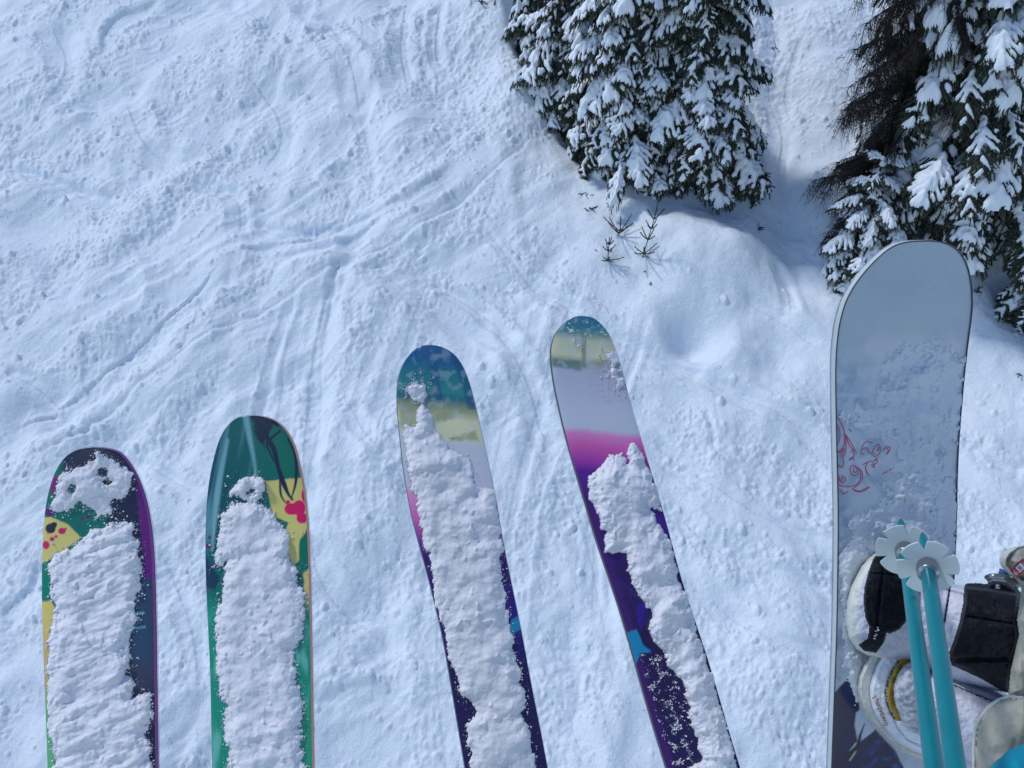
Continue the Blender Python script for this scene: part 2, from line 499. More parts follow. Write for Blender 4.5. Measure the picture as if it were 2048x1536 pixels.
# ------------------------------------------------------------------ spruces
def brush(segs, rcore, nl, nw, per_m, r):
    """needle covered twigs: segs = list of point arrays"""
    A = np.concatenate([s[:-1] for s in segs]); B = np.concatenate([s[1:] for s in segs])
    fr = np.concatenate([np.linspace(1, 0.7, len(s))[:-1] for s in segs]); fe = np.concatenate([np.linspace(1, 0.7, len(s))[1:] for s in segs])
    V1, q1 = tubes(A, B, rcore * fr, rcore * fe, 4)
    L = np.linalg.norm(B - A, axis=1)
    n = np.maximum(1, (L * per_m).astype(int))
    idx = np.repeat(np.arange(len(A)), n)
    t = r.random(len(idx))[:, None]
    P = A[idx] + (B[idx] - A[idx]) * t
    T = (B[idx] - A[idx]) / (L[idx][:, None] + 1e-9)
    R = r.normal(size=P.shape); R -= T * np.sum(R * T, 1)[:, None]; R /= np.linalg.norm(R, axis=1)[:, None] + 1e-9
    D = T * (0.35 + 0.5 * r.random(len(idx)))[:, None] + R * 0.8; D /= np.linalg.norm(D, axis=1)[:, None]
    S = np.cross(D, r.normal(size=P.shape)); S /= np.linalg.norm(S, axis=1)[:, None] + 1e-9
    ln = (nl * (0.7 + 0.6 * r.random(len(idx))))[:, None]
    V2 = np.stack([P + S * nw, P - S * nw, P + D * ln], 1).reshape(-1, 3)
    t2 = np.arange(len(V2)).reshape(-1, 3) + len(V1)
    # blunt ends
    return np.concatenate([V1, V2]), q1, t2


def make_bough(seed, heavy, droop):
    r = np.random.default_rng(seed)
    k1, k2, k3 = 0.16 + 0.1 * r.random(), droop * (0.8 + 0.4 * r.random()), 0.42 + 0.2 * r.random()
    def Zf(x, y): return k1 * x - k2 * np.clip(x, 0, 2) ** 2 - k3 * np.abs(y) ** 1.25
    def seg(x0, y0, a, l, n):
        t = np.linspace(0, 1, n); bend = r.normal() * 0.10
        x = x0 + np.cos(a + bend * t) * l * t; y = y0 + np.sin(a + bend * t) * l * t
        return np.stack([x, y, Zf(x, y) + 0.012 * r.normal() * t - 0.16 * l * t * t * t], -1)
    main = seg(0, 0, 0, 1.0, 12)
    segs = [main]; pads = [(main[:10, :2] * (0.9 if heavy > 0.6 else 0.8), 0.075)]
    x = 0.12; sgn = 1
    while x < 0.95:
        a = math.radians(52 + 10 * r.normal()) * sgn
        l = (0.46 * min(1, 0.35 + x / 0.3) * (1 - x) ** 0.62 + 0.07) * (0.8 + 0.4 * r.random())
        s = seg(x, 0, a, l, 6); segs.append(s)
        fl = 0.62 + 0.33 * heavy * r.random(); pads.append((s[:, :2] * fl + s[0, :2] * (1 - fl), 0.054 * (0.75 + 0.5 * r.random())))
        m = 0.05
        sg2 = 1
        while m < l:
            f = m / l; p = s[0] * (1 - f) + s[-1] * f
            l2 = (0.15 * (1 - f) + 0.045) * (0.7 + 0.6 * r.random())
            ss = seg(p[0], p[1], a + sg2 * math.radians(42 + 8 * r.normal()), l2, 3); ss[:, 2] += p[2] - ss[0, 2] - 0.0
            ss[:, 2] -= 0.35 * np.linspace(0, 1, 3) ** 2 * l2
            segs.append(ss)
            if r.random() < 0.3 * heavy: pads.append((ss[:, :2] * 0.6 + ss[0, :2] * 0.4, 0.036))
            m += 0.035 + 0.02 * r.random(); sg2 = -sg2
        x += 0.045 + 0.02 * r.random(); sgn = -sgn
    # short twigs hanging under the bough: the dark fringe
    for _ in range(60):
        f = r.random() * 0.95; y = (r.random() - 0.5) * 0.75 * (1 - f) ** 0.7
        z0 = float(Zf(np.array(f), np.array(y))); l = 0.10 + 0.12 * r.random()
        t = np.linspace(0, 1, 4)[:, None]
        d = np.array([0.5 + 0.3 * r.normal(), 0.45 * np.sign(y) + 0.3 * r.normal(), -0.75])
        segs.append(np.array([f, y, z0]) + d * l * t)
    stem = np.stack([np.linspace(-0.4, 0, 4), np.zeros(4), np.linspace(-0.4, 0, 4) * 0.12], -1)
    Vn, qn, tn = brush(segs, 0.0165, 0.034, 0.0045, 170, r)
    Vs, qs = tubes(stem[:-1], stem[1:], 0.016, 0.016, 4)
    qs = qs + len(Vn); Vn = np.concatenate([Vn, Vs]); qn = np.concatenate([qn, qs])
    # the snow lying on it
    nx, ny = 72, 64
    gx = np.linspace(-0.12, 1.06, nx); gy = np.linspace(-0.56, 0.56, ny)
    PX, PY = np.meshgrid(gx, gy)
    acc = np.zeros_like(PX)
    for ln, rad in pads:
        if r.random() > 0.48 + 0.5 * heavy: continue
        d, _, arc = ldist(PX, PY, ln)
        rr = rad * (1 - 0.35 * arc) * (0.75 + 0.5 * heavy) * (1 + 0.7 * vnoise(PX * 11, PY * 11, 80 + seed % 7))
        acc += (np.clip(1 - (d / rr) ** 2, 0, 1) ** 0.5 * rr) ** 3
    T = acc ** (1 / 3.0)
    for _ in range(1 + int(heavy * 2)):
        Tp = np.pad(T, 1, mode='edge')
        T = (Tp[1:-1, 1:-1] * 4 + Tp[:-2, 1:-1] + Tp[2:, 1:-1] + Tp[1:-1, :-2] + Tp[1:-1, 2:]) / 8
    T = T * (1 + 0.9 * fbm(PX * 6, PY * 6, 2, 90 + seed % 5))
    T -= 0.013
    on = T > 0
    Zs = Zf(PX, PY) + 0.012 + np.where(on, np.clip(T, 0, 1) ** 0.8 * 0.85 * (0.75 + 0.6 * heavy), -0.03)
    keep = (on[:-1, :-1].astype(int) + on[1:, :-1] + on[:-1, 1:] + on[1:, 1:]) >= 2
    Vw = np.stack([PX, PY, Zs], -1).reshape(-1, 3)
    q = grid_quads(ny, nx, keep)
    Vw, q, _ = compact(Vw, q)
    return mesh_np('branch', Vn, qn, tn, M['needles'], False), mesh_np('snow_pad', Vw, q, None, M['tree_snow'])


BOUGH = [make_bough(100 + i, h, d) for i, (h, d) in enumerate([(0.55, 0.42), (0.65, 0.5), (0.75, 0.38), (0.5, 0.55), (0.9, 0.45), (0.8, 0.55), (1.0, 0.42), (0.6, 0.62), (0.22, 0.5), (0.12, 0.58)])]
BARE_BOUGH = None


def trunk_mesh(h, r0, seed, bend=0.03):
    r = np.random.default_rng(seed)
    z = np.linspace(-0.4, h, 16)
    P = np.stack([bend * np.sin(z * 1.3 + seed), bend * np.cos(z * 1.1 + seed), z], -1)
    V, q, t = lathe_path(P, np.maximum(r0 * (1 - np.clip(z, 0, h) / h) ** 0.9, 0.012) * (1 + 0.08 * r.normal(size=16)), 12)
    return mesh_np('trunk', V, q, t, M['bark'])


SPRUCE_GROUP = 'snow laden spruces beside the piste'


def spruce(name, label, px, py, h, R0, n, smin, smax, pool, lean=(0, 0), power=0.75, seed=0, low=0.03, group=SPRUCE_GROUP, sink=0.0, back=0.45, bare=0.25):
    r = random.Random(seed)
    p = foot(px, py)
    root = thing(name, (p[0], p[1], p[2] - sink), label, 'tree', group)
    root.rotation_euler = (math.radians(lean[0]), math.radians(lean[1]), 0)
    put('trunk', trunk_mesh(h, 0.035 + 0.018 * h, seed), root)
    for k in range(n):
        t = (k + 0.5) / n
        z = low + (0.97 - low) * (1 - math.sqrt(1 - t)) + r.uniform(-0.012, 0.012)
        az = k * 2.39996 + r.uniform(-0.35, 0.35)
        if math.sin(az) > 0.25 and r.random() < back: continue
        Rz = R0 * max(0, 1 - z) ** power + 0.06
        L = Rz * r.choice([r.uniform(0.55, 0.9), r.uniform(0.85, 1.1), r.uniform(0.95, 1.42)])
        s = min(max(L, smin), smax) * r.uniform(0.75, 1.2)
        r0 = max(0.0, L - s * 0.92)
        pitch = math.radians(22 - 38 * z + r.uniform(-9, 9))
        bald = r.random() < bare
        if bald: pitch += math.radians(14); s *= 0.9
        nm, sm = BOUGH[r.choice([8, 9]) if bald else r.choice(pool)]
        br = put('branch', nm, root)
        br.location = (r0 * math.cos(az), r0 * math.sin(az), z * h + 0.10 * s - 0.12 * r0)
        br.rotation_euler = Euler((math.radians(r.uniform(-14, 14)), pitch, az), 'XYZ')
        br.scale = (s, s * r.uniform(0.8, 1.15), s)
        put('snow_pad', sm, br)
    return root


ALLB = [0, 1, 2, 3, 4, 5, 7]
HEAVY = [2, 4, 5, 6]
spruce('spruce_tree', 'tall slender snow laden spruce foremost in the middle of the central clump', 1258, 318, 6.0, 0.90, 285, 0.34, 0.68, ALLB, (0, -3), 0.95, 11, bare=0.18)
spruce('spruce_tree', 'darker snow dusted spruce on the right side of the central clump by the snow lane', 1402, 350, 5.8, 0.82, 260, 0.36, 0.68, [0, 1, 3, 7, 3], (0, -6), 0.75, 12, bare=0.40)
spruce('spruce_tree', 'snowy spruce on the left of the central clump half hidden behind the snow bank', 1130, 225, 5.0, 0.72, 200, 0.36, 0.65, [0, 1, 3, 7, 2], (0, 1), 0.7, 13, bare=0.35)
spruce('spruce_tree', 'spruce with big white snow pads at the back middle of the central clump', 1335, 290, 6.0, 0.75, 150, 0.45, 0.8, HEAVY, (0, -4), 0.7, 14)
spruce('spruce_tree', 'snowy spruce at the back left corner of the central clump beside the bank lip', 1100, 120, 4.2, 0.62, 140, 0.36, 0.62, [0, 1, 3, 7, 2], (0, 0), 0.7, 15, bare=0.35)
old_spruce = spruce('spruce_tree', 'wide old spruce with thick snow pads standing behind the snowboard', 1888, 425, 7.6, 1.45, 295, 0.42, 0.92, HEAVY + [0, 5, 1, 3, 7], (0, -6), 0.6, 16, low=0.04, bare=0.3)
spruce('spruce_tree', 'low young spruce at the left foot of the wide old spruce', 1715, 535, 1.9, 0.62, 70, 0.34, 0.55, ALLB, (0, -3), 0.7, 17)
spruce('spruce_tree', 'small dark spruce cut off by the right edge beside the snowboard nose', 2058, 628, 1.4, 0.5, 60, 0.34, 0.5, [0, 1, 3, 7], (0, 0), 0.7, 18, bare=0.5)


# ---- bare larch with hanging twigs
def make_bare(seed):
    r = np.random.default_rng(seed)
    t = np.linspace(0, 1, 14)
    mx = np.stack([t, 0.06 * np.sin(t * 5 + seed), 0.10 * t - 0.42 * t ** 2], -1)
    A = [mx[:-1]]; B = [mx[1:]]; ra = [0.020 * (1 - 0.8 * t[:-1])]; rb = [0.020 * (1 - 0.8 * t[1:])]
    for k in range(95):
        f = 0.08 + 0.92 * r.random(); p = np.array([np.interp(f, t, mx[:, i]) for i in range(3)])
        l = 0.20 + 0.38 * r.random(); n = 6; g = np.linspace(0, 1, n)[:, None]
        sdir = np.array([0.35 + 0.25 * r.normal(), 0.35 * r.normal(), 0.0])
        s = p + sdir * l * g ** 0.7 * 0.8 + np.array([0, 0, -1.0]) * l * g ** 1.5 + 0.012 * r.normal(size=(n, 3)) * g
        A.append(s[:-1]); B.append(s[1:]); q = np.linspace(1, 0.5, n); ra.append(0.0042 * q[:-1]); rb.append(0.0042 * q[1:])
        for _ in range(7):
            f2 = r.random(); i = int(f2 * (n - 1)); p2 = s[i]; d = np.array([0.5 * r.normal(), 0.5 * r.normal(), -0.5 + 0.4 * r.normal()])
            e = p2 + d * (0.05 + 0.08 * r.random())
            A.append(p2[None]); B.append(e[None]); ra.append(np.array([0.0034])); rb.append(np.array([0.0024]))
    V, q = tubes(np.concatenate(A), np.concatenate(B), np.concatenate(ra), np.concatenate(rb), 3)
    return mesh_np('branch', V, q, None, M['dead_twig'], False)


BARE = [make_bare(300 + i) for i in range(4)]


def bare_branches(root, specs, seed):
    r = random.Random(seed)
    for (z, az, s, pitch) in specs:
        br = put('branch', BARE[r.randrange(4)], root)
        br.location = (0, 0, z)
        br.rotation_euler = Euler((math.radians(r.uniform(-12, 12)), math.radians(pitch + r.uniform(-8, 8)), math.radians(az)), 'XYZ')
        br.scale = (s, s, s * r.uniform(0.9, 1.2))


p = foot(1732, 470)
larch = thing('larch_tree', p, 'bare dark larch with hanging twigs left of the wide old spruce', 'tree')
put('trunk', trunk_mesh(6.0, 0.10, 33), larch)
rr = random.Random(5)
bare_branches(larch, [(0.55 + 4.2 * k / 44, rr.choice([rr.uniform(135, 235), rr.uniform(160, 215), rr.uniform(220, 300)]), rr.uniform(0.55, 0.92), rr.uniform(-5, 25)) for k in range(44)], 8)


bare_branches(old_spruce, [(0.25, -60, 0.75, 20), (0.5, -35, 0.8, 25), (0.4, -85, 0.7, 22), (0.9, -20, 0.8, 15), (0.15, -20, 0.7, 10), (1.6, -10, 0.9, 5), (2.3, 5, 0.9, 0)], 21)


# ---- saplings and sprigs
def twig_mesh(path, per=240, rc=0.009, nl=0.024, seed=0):
    V, q, t = brush([np.asarray(path, float)], rc, nl, 0.003, per, np.random.default_rng(seed))
    return mesh_np('twig', V, q, t, M['needles'], False)


def sapling(label, px, py, h, whorls, seed, lean=0.0, name='spruce_sapling', group='tiny spruce saplings poking out of the snow bank'):
    r = random.Random(seed); p = foot(px, py)
    root = thing(name, p, label, 'sapling', group)
    z = np.linspace(-0.05, h, 8); P = np.stack([lean * z, 0 * z, z], -1)
    V, q, t = brush([P], 0.007, 0.02, 0.003, 200, np.random.default_rng(seed))
    put('stem', mesh_np('stem', V, q, t, M['needles'], False), root)
    for f, l, n, tilt in whorls:
        a0 = r.random() * 6
        for k in range(n):
            a = a0 + k * 2 * math.pi / n + r.uniform(-0.3, 0.3)
            d = np.array([math.cos(a), math.sin(a), tilt + r.uniform(-0.15, 0.15)]); ll = l * r.uniform(0.7, 1.2)
            g = np.linspace(0, 1, 5)[:, None]
            put('twig', twig_mesh(np.array([lean * f * h, 0, f * h]) + d * ll * g + np.array([0, 0, 0.06]) * g * g, seed=seed * 31 + k), root)
    return root


sapling('tallest of the little saplings below the central clump, with a bare leader', 1284, 518, 0.82, [(0.12, 0.22, 6, 0.15), (0.4, 0.13, 5, 0.4), (0.62, 0.10, 4, 0.5), (0.8, 0.12, 3, 1.0)], 3, 0.16)
sapling('small sapling standing left of the tallest little sapling, with a single thin leader', 1215, 524, 0.42, [(0.08, 0.20, 5, 0.1), (0.45, 0.09, 4, 0.3), (0.7, 0.07, 4, 0.4)], 4, 0.0)
sapling('spiky sapling tip uphill of the small sapling, like a fan of twigs', 1234, 472, 0.16, [(0.3, 0.2, 4, 0.8), (0.5, 0.22, 4, 0.6)], 5, 0.5)


def sprig(label, px, py, spread, n, seed, up=0.3):
    r = random.Random(seed); p = foot(px, py)
    root = thing('spruce_sprig', p, label, 'sprig', 'twig tips poking out of the snow')
    for k in range(n):
        a = r.random() * 6.28; o = np.array([r.uniform(-1, 1) * spread * 0.4, r.uniform(-1, 1) * spread * 0.4, 0.0])
        d = np.array([math.cos(a), math.sin(a), up + r.uniform(-0.1, 0.3)]) * spread * r.uniform(0.4, 0.8)
        put('twig', twig_mesh(o + d * np.linspace(0, 1, 4)[:, None] + np.array([0, 0, 0.0]), 300, 0.009, 0.022, seed * 17 + k), root)


sprig('dark green twig tip in the snow under the left skirt of the central clump', 1184, 420, 0.13, 6, 1)
sprig('tuft of needles just above the twig tip at the left skirt of the central clump', 1170, 388, 0.12, 6, 2)
sprig('line of dark twigs trailing downhill below the tallest little sapling', 1300, 545, 0.16, 5, 3)
sprig('last little twig below the trailing twigs under the tallest sapling', 1306, 566, 0.10, 4, 4)
sprig('thin dark twigs poking out on the smooth bank edge beside the snow lane', 1521, 458, 0.16, 6, 5)
sprig('lone curled twig in the snow lane high between the two groups of trees', 1549, 97, 0.12, 4, 6)
sprig('tiny brown twig in the snow close to the left edge of the striped purple ski', 1287, 1422, 0.06, 4, 7)
sprig('dark branch tip poking in at the top edge left of the central clump', 976, 6, 0.28, 8, 8)
sprig('little dark twigs on the shaded snow right of the snowboard nose', 1955, 582, 0.14, 5, 9)
sprig('dark twig tuft at the right edge of the photo beside the snowboard', 2044, 748, 0.14, 6, 10)


# ------------------------------------------------------------------ skis
LIT = 1.2      # printed colours are read from the photo; this brings them back to base colour
def ink(r, g, b): return np.clip(srgb(r, g, b) * LIT, 0, 0.9)


def paint_mat(name, rough=0.3, coat=0.5):
    m, nt, b = new_mat(name, (1, 1, 1), rough, 0.4, 0, coat)
    a = nt.nodes.new('ShaderNodeVertexColor'); a.layer_name = 'print'
    n = nt.nodes.new('ShaderNodeTexNoise'); n.inputs['Scale'].default_value = 90
    tc = nt.nodes.new('ShaderNodeTexCoord'); nt.links.new(tc.outputs['Object'], n.inputs['Vector'])
    mr = nt.nodes.new('ShaderNodeMapRange'); mr.inputs[3].default_value = 0.18; mr.inputs[4].default_value = 0.42
    nt.links.new(n.outputs['Fac'], mr.inputs[0]); nt.links.new(mr.outputs[0], b.inputs['Roughness'])
    nt.links.new(a.outputs['Color'], b.inputs['Base Color'])
    return m


M['ski_print'] = paint_mat('ski_print')
M['steel'], _, _ = new_mat('steel', (0.35, 0.36, 0.38), 0.3, 0.5, 1.0)
M['ski_base'], _, _ = new_mat('ski_base', (0.03, 0.03, 0.035), 0.45)


class Deck:
    """a ski or board laid out on its own plane: rows (y, left x, right x) give its outline from the tip"""
    def __init__(s, plane, tip, rows, end, rocker, rock_len, thick):
        s.pl, s.y0, s.end, s.rock, s.rl, s.th = plane, tip[1], end, rocker, rock_len, thick
        R = np.array(rows, float)
        s.q = np.concatenate([[0], np.sqrt(R[:, 0] - s.y0)]); s.l = np.concatenate([[tip[0]], R[:, 1]]); s.r = np.concatenate([[tip[0]], R[:, 2]])

    def edges(s, y):
        q = np.sqrt(np.maximum(y - s.y0, 0)); l = np.zeros_like(q); r = np.zeros_like(q); k = 0
        for d in np.linspace(-1, 1, 9):        # averaged for a fair curve
            qq = np.abs(q + d * 1.1 * np.clip(q / 4, 0, 1)); l += np.interp(qq, s.q, s.l); r += np.interp(qq, s.q, s.r); k += 1
        return l / k, r / k

    def rise(s, y):
        return s.rock * np.clip(1 - (y - s.y0) / s.rl, 0, 1) ** 2

    def at(s, px, py, h=0.0):
        return s.pl.hit(px, py, s.rise(py) + h)


def build_deck(root, dk, paint, nc, nr, side_col, mats, names=('topsheet', 'sidewall', 'steel_edge', 'base')):
    y = np.concatenate([dk.y0 + (1536 - dk.y0 + 60) * np.linspace(0, 1, nr) ** 1.25, np.linspace(1620, dk.end, 24)])
    l, r = dk.edges(y)
    v = (1 - np.cos(np.linspace(0, 1, nc) * math.pi)) / 2 * 0.25 + np.linspace(0, 1, nc) * 0.75
    PX = l[:, None] + (r - l)[:, None] * v[None]; PY = np.repeat(y[:, None], nc, 1)
    crown = -0.0016 * np.abs(2 * v - 1)[None] ** 8 - 0 * PX
    V = dk.at(PX, PY, crown).reshape(-1, 3)
    q = flip_to(V, grid_quads(len(y), nc), dk.pl.n)
    me = mesh_np(names[0], V, q, None, mats[0])
    C = paint(PX.ravel(), PY.ravel(), np.repeat(((PY - dk.y0) / (1536 - dk.y0)).ravel()[:, None], 1, 1)[:, 0])
    ca = me.color_attributes.new('print', 'FLOAT_COLOR', 'POINT')
    ca.data.foreach_set('color', np.concatenate([C, np.ones((len(C), 1))], 1).astype(np.float32).ravel())
    put(names[0], me, root)
    # outline loop: down the right side, up the left
    loop = np.concatenate([V.reshape(len(y), nc, 3)[:, -1], V.reshape(len(y), nc, 3)[::-1, 0]])
    n = dk.pl.n; cen = loop.mean(0)
    out = loop - np.roll(loop, 1, 0) + np.roll(loop, -1, 0) - loop
    out = np.cross(out, n); out /= np.linalg.norm(out, axis=1)[:, None] + 1e-9
    if ((loop - cen) * out).sum() < 0: out = -out
    def band(name, a, b, oa, ob, mat):
        A = loop + n * a + out * oa; B = loop + n * b + out * ob; k = np.arange(len(loop))
        put(name, mesh_np(name, np.concatenate([A, B]), np.stack([k, (k + 1) % len(k), (k + 1) % len(k) + len(k), k + len(k)], -1), None, mat), root)
    t = dk.th
    band(names[1], 0.0, -t * 0.8, 0.0, 0.0015, mats[1])
    band(names[2], -t * 0.8, -t, 0.0022, 0.0022, mats[2])
    Vb = V.reshape(len(y), nc, 3)[::6, [0, nc // 2, -1]] - n * t
    put(names[3], mesh_np(names[3], Vb.reshape(-1, 3), grid_quads(Vb.shape[0], 3), None, mats[3]), root)


def snow_on(deck, polys, holes, name, label, cat, group, hmax, seed, lump=1.0, step=1.7, rag=9.0, mat='crust_snow', crumbs=0, crumb_box=None, ybot=1640, streak=0.0, thin=None, big=1.0, bias=0.0, roll=24.0, soft=False):
    P = np.concatenate([np.array(p) for p in polys])
    x0, y0 = P.min(0) - 24; x1, y1 = P.max(0) + 24; y1 = min(y1, ybot)
    gx = np.arange(x0, x1, step); gy = np.arange(y0, y1, step); PX, PY = np.meshgrid(gx, gy)
    sdv = np.full(PX.shape, -1e9)
    for p in polys: sdv = np.maximum(sdv, sdist(PX, PY, p))
    for (hx, hy, hr) in holes: sdv = np.minimum(sdv, np.hypot(PX - hx, (PY - hy) * 0.9) - hr)
    sdv = sdv + rag * 1.7 * fbm(PX / 24, PY / 24, 2, seed) + rag * 0.8 * fbm(PX / 8, PY / 8, 2, seed + 3) + rag * 0.55 * fbm(PX / 3.6, PY / 3.6, 2, seed + 4)
    sdv = sdv + bias
    l, r = deck.edges(gy)
    ed = np.minimum(PX - l[:, None], r[:, None] - PX)
    sdv = np.minimum(sdv, ed * 1.2 + 1)
    body = np.clip(sdv / roll, 0, 1); body = sstep(0, 1, body) if soft else 0.55 * np.sqrt(1 - (1 - body) ** 2) + 0.45 * body
    relief_ = lump * (0.0030 * big ** 0.6 * fbm(PX / (26 * big), PY / (22 * big), 2, seed + 7) + 0.0012 * fbm(PX / 10, PY / 9, 2, seed + 9) + 0.0004 * fbm(PX / 4, PY / 4, 2, seed + 10) + 0.0085 * fbm(PX / 62 + PY / 200, PY / 50, 2, seed + 13))
    cl = vnoise(PX / 13, PY / 13, seed + 8); relief_ += lump * 0.0024 * sstep(0.18, 0.36, cl) * sstep(-0.05, 0.2, vnoise(PX / 70, PY / 70, seed + 11))
    lum = 0.85 + 0.55 * fbm(PX / 90, PY / 80, 2, seed + 6)
    if streak:
        relief_ += streak * 0.010 * fbm((PX - PY * 0.45) / 90, (PY + PX * 0.45) / 20, 3, seed + 12)
    hgt = np.maximum(hmax * body * np.clip(lum, 0.12, 3) + relief_ * np.clip(body * 1.6, 0, 1), 0.0004)
    if thin is not None: hgt = hgt * thin(PX, PY)
    on = sdv > 0
    hh = np.where(on, hgt + 0.0004, -0.0006)
    V = deck.at(PX, PY, hh).reshape(-1, 3)
    keep = (on[:-1, :-1].astype(int) + on[1:, :-1] + on[:-1, 1:] + on[1:, 1:]) >= 2
    q = grid_quads(len(gy), len(gx), keep)
    V, q, _ = compact(V, q); q = flip_to(V, q, deck.pl.n)
    # crumbs scattered round the edge
    if crumbs:
        rs = np.random.default_rng(seed + 50)
        if crumb_box is None:
            near = np.argwhere((sdv < 0.5) & (sdv > -26) & (ed > 3)); w_ = np.exp(sdv[near[:, 0], near[:, 1]] / 5.0)
        else:
            cb = sdist(PX, PY, crumb_box); near = np.argwhere((cb > 0) & (ed > 3) & (sdv < -1)); w_ = np.clip(0.03 + fbm((PX + 0.45 * PY) / 19, (PY - 0.45 * PX) / 19, 4, seed + 60, 0.7), 0.01, 1)[near[:, 0], near[:, 1]] ** 1.5
        if len(near):
            pick = near[rs.choice(len(near), crumbs, p=w_ / w_.sum())]
            cx_, cy_ = gx[pick[:, 1]] + rs.random(crumbs) * step, gy[pick[:, 0]] + rs.random(crumbs) * step
            rad = 0.0004 + 0.0015 * rs.random(crumbs) ** 5
            cen = deck.at(cx_, cy_, rad * 0.5)
            oct_ = np.array([[1, 0, 0], [-1, 0, 0], [0, 1, 0], [0, -1, 0], [0, 0, 1], [0, 0, -1]], float)
            Vc = (cen[:, None] + oct_[None] * rad[:, None, None] * (0.7 + 0.6 * rs.random((crumbs, 6, 1)))).reshape(-1, 3)
            f = np.array([[0, 2, 4], [2, 1, 4], [1, 3, 4], [3, 0, 4], [2, 0, 5], [1, 2, 5], [3, 1, 5], [0, 3, 5]])
            tc_ = (f[None] + (np.arange(crumbs) * 6)[:, None, None]).reshape(-1, 3) + len(V)
            me = mesh_np(name, np.concatenate([V, Vc]), q, tc_, M[mat])
            return put(name, me, None, label, cat, group)
    return put(name, mesh_np(name, V, q, None, M[mat]), None, label, cat, group)


def zs(pts, sx, ox, oy): return [(ox + x / sx, oy + y / sx) for x, y in pts]


def mixc(C, c, a): return C + (np.asarray(c) - C) * np.clip(a, 0, 1)[:, None]


def inpoly(px, py, poly, soft=1.5, wob=0.0, seed=0):
    d = sdist(px, py, poly)
    if wob: d = d + wob * 2 * fbm(px / 14, py / 14, 2, seed)
    return sstep(-soft, soft, d)


def spots(C, px, py, lst, c):
    for x, y, r, e in lst:
        C = mixc(C, c, 1 - sstep(r - 0.8, r + 0.8, np.hypot(px - x, (py - y) / e)))
    return C


def strokes(C, px, py, pts, wd, c, soft=1.2):
    d, _, arc = ldist(px, py, catmull(pts, 6))
    wv = np.interp(arc, np.linspace(0, 1, len(wd)), wd)
    return mixc(C, c, 1 - sstep(wv - soft, wv + soft, d))


Z2 = lambda pts: zs(pts, 2.2729, 0, 860)
Z3 = lambda pts: zs(pts, 2.7676, 760, 600)
Z4 = lambda pts: zs(pts, 2.7676, 760, 1000)

# --- left neighbour's pair -------------------------------------------------------
def paint1(px, py, t):
    C = np.tile(ink(0, 112, 92), (len(px), 1))
    C = mixc(C, ink(32, 34, 62), inpoly(px, py, [(90, 890), (320, 890), (320, 1536), (320, 2700), (262, 2700), (258, 1200), (205, 1080), (222, 1010), (190, 960), (120, 960), (128, 925)], 5, 5, 201))
    C = mixc(C, ink(0, 110, 92), inpoly(px, py, [(108, 1010), (150, 955), (200, 990), (205, 1040), (170, 1075), (120, 1080)], 3, 4, 202))
    C = mixc(C, ink(216, 200, 116), inpoly(px, py, Z2([(180, 400), (230, 395), (310, 430), (370, 490), (250, 575), (180, 615)]), 1.5, 0.8, 203))
    C = mixc(C, ink(0, 124, 100), inpoly(px, py, Z2([(180, 612), (260, 570), (400, 500), (420, 620), (250, 800), (180, 780)]), 1.5, 1, 204))
    C = mixc(C, ink(214, 196, 108), inpoly(px, py, Z2([(180, 780), (235, 775), (262, 840), (240, 960), (300, 1060), (170, 1080)]), 2, 1, 205))
    low = sstep(1270, 1420, py) * (px < 200)
    C = mixc(C, ink(206, 170, 110), sstep(1230, 1320, py) * (px < 180))
    C = mixc(C, ink(96, 176, 116), sstep(1330, 1440, py) * (px < 200))
    C = mixc(C, ink(64, 70, 92), sstep(1060, 1180, py) * sstep(235, 262, px) * 0.8)
    C = mixc(C, ink(46, 40, 66), sstep(1330, 1420, py) * sstep(235, 262, px))
    C = mixc(C, ink(104, 28, 116), inpoly(px, py, Z2([(620, 240), (660, 300), (700, 480), (720, 680), (655, 670), (640, 480), (625, 330)]), 2, 3, 206))
    C = mixc(C, ink(128, 30, 110), inpoly(px, py, Z2([(232, 240), (262, 190), (258, 250), (240, 310), (228, 290)]), 1.5, 2, 207))
    C = spots(C, px, py, [(99, 1024, 9, 1.0), (165, 1037, 4, 0.7), (176, 1034, 5, 0.6), (228, 955, 6, 1.6), (160, 1050, 2.5, 1), (112, 1047, 2, 1)], ink(98, 26, 100))
    C = spots(C, px, py, [(101, 1057, 10, 1.0), (108, 1050, 6, 1)], ink(46, 36, 52))
    C = spots(C, px, py, [(104, 1078, 5, 0.9), (92, 1090, 7, 1.2), (112, 1073, 3.2, 1), (124, 1062, 7.5, 0.9), (131, 1058, 2.5, 1), (96, 1066, 2, 1)], ink(206, 26, 96))
    # faint lettering strokes down the dark side
    C = mixc(C, ink(38, 72, 98), inpoly(px, py, [(262, 1170), (300, 1160), (300, 1330), (258, 1320)], 8, 5, 208) * 0.7)
    for pts, hw_, al in (([(262, 1228.5), (287, 1226)], 2.4, 0.9), ([(264, 1257), (289, 1254)], 2.6, 0.9), ([(266, 1232), (271, 1240), (268, 1250)], 0.7, 0.6), ([(275, 1240), (281, 1239.5)], 1.3, 0.4)):
        d, _, _ = ldist(px, py, pts); C = mixc(C, ink(116, 168, 172), (1 - sstep(hw_ - 0.8, hw_ + 0.8, d)) * al)
    return C


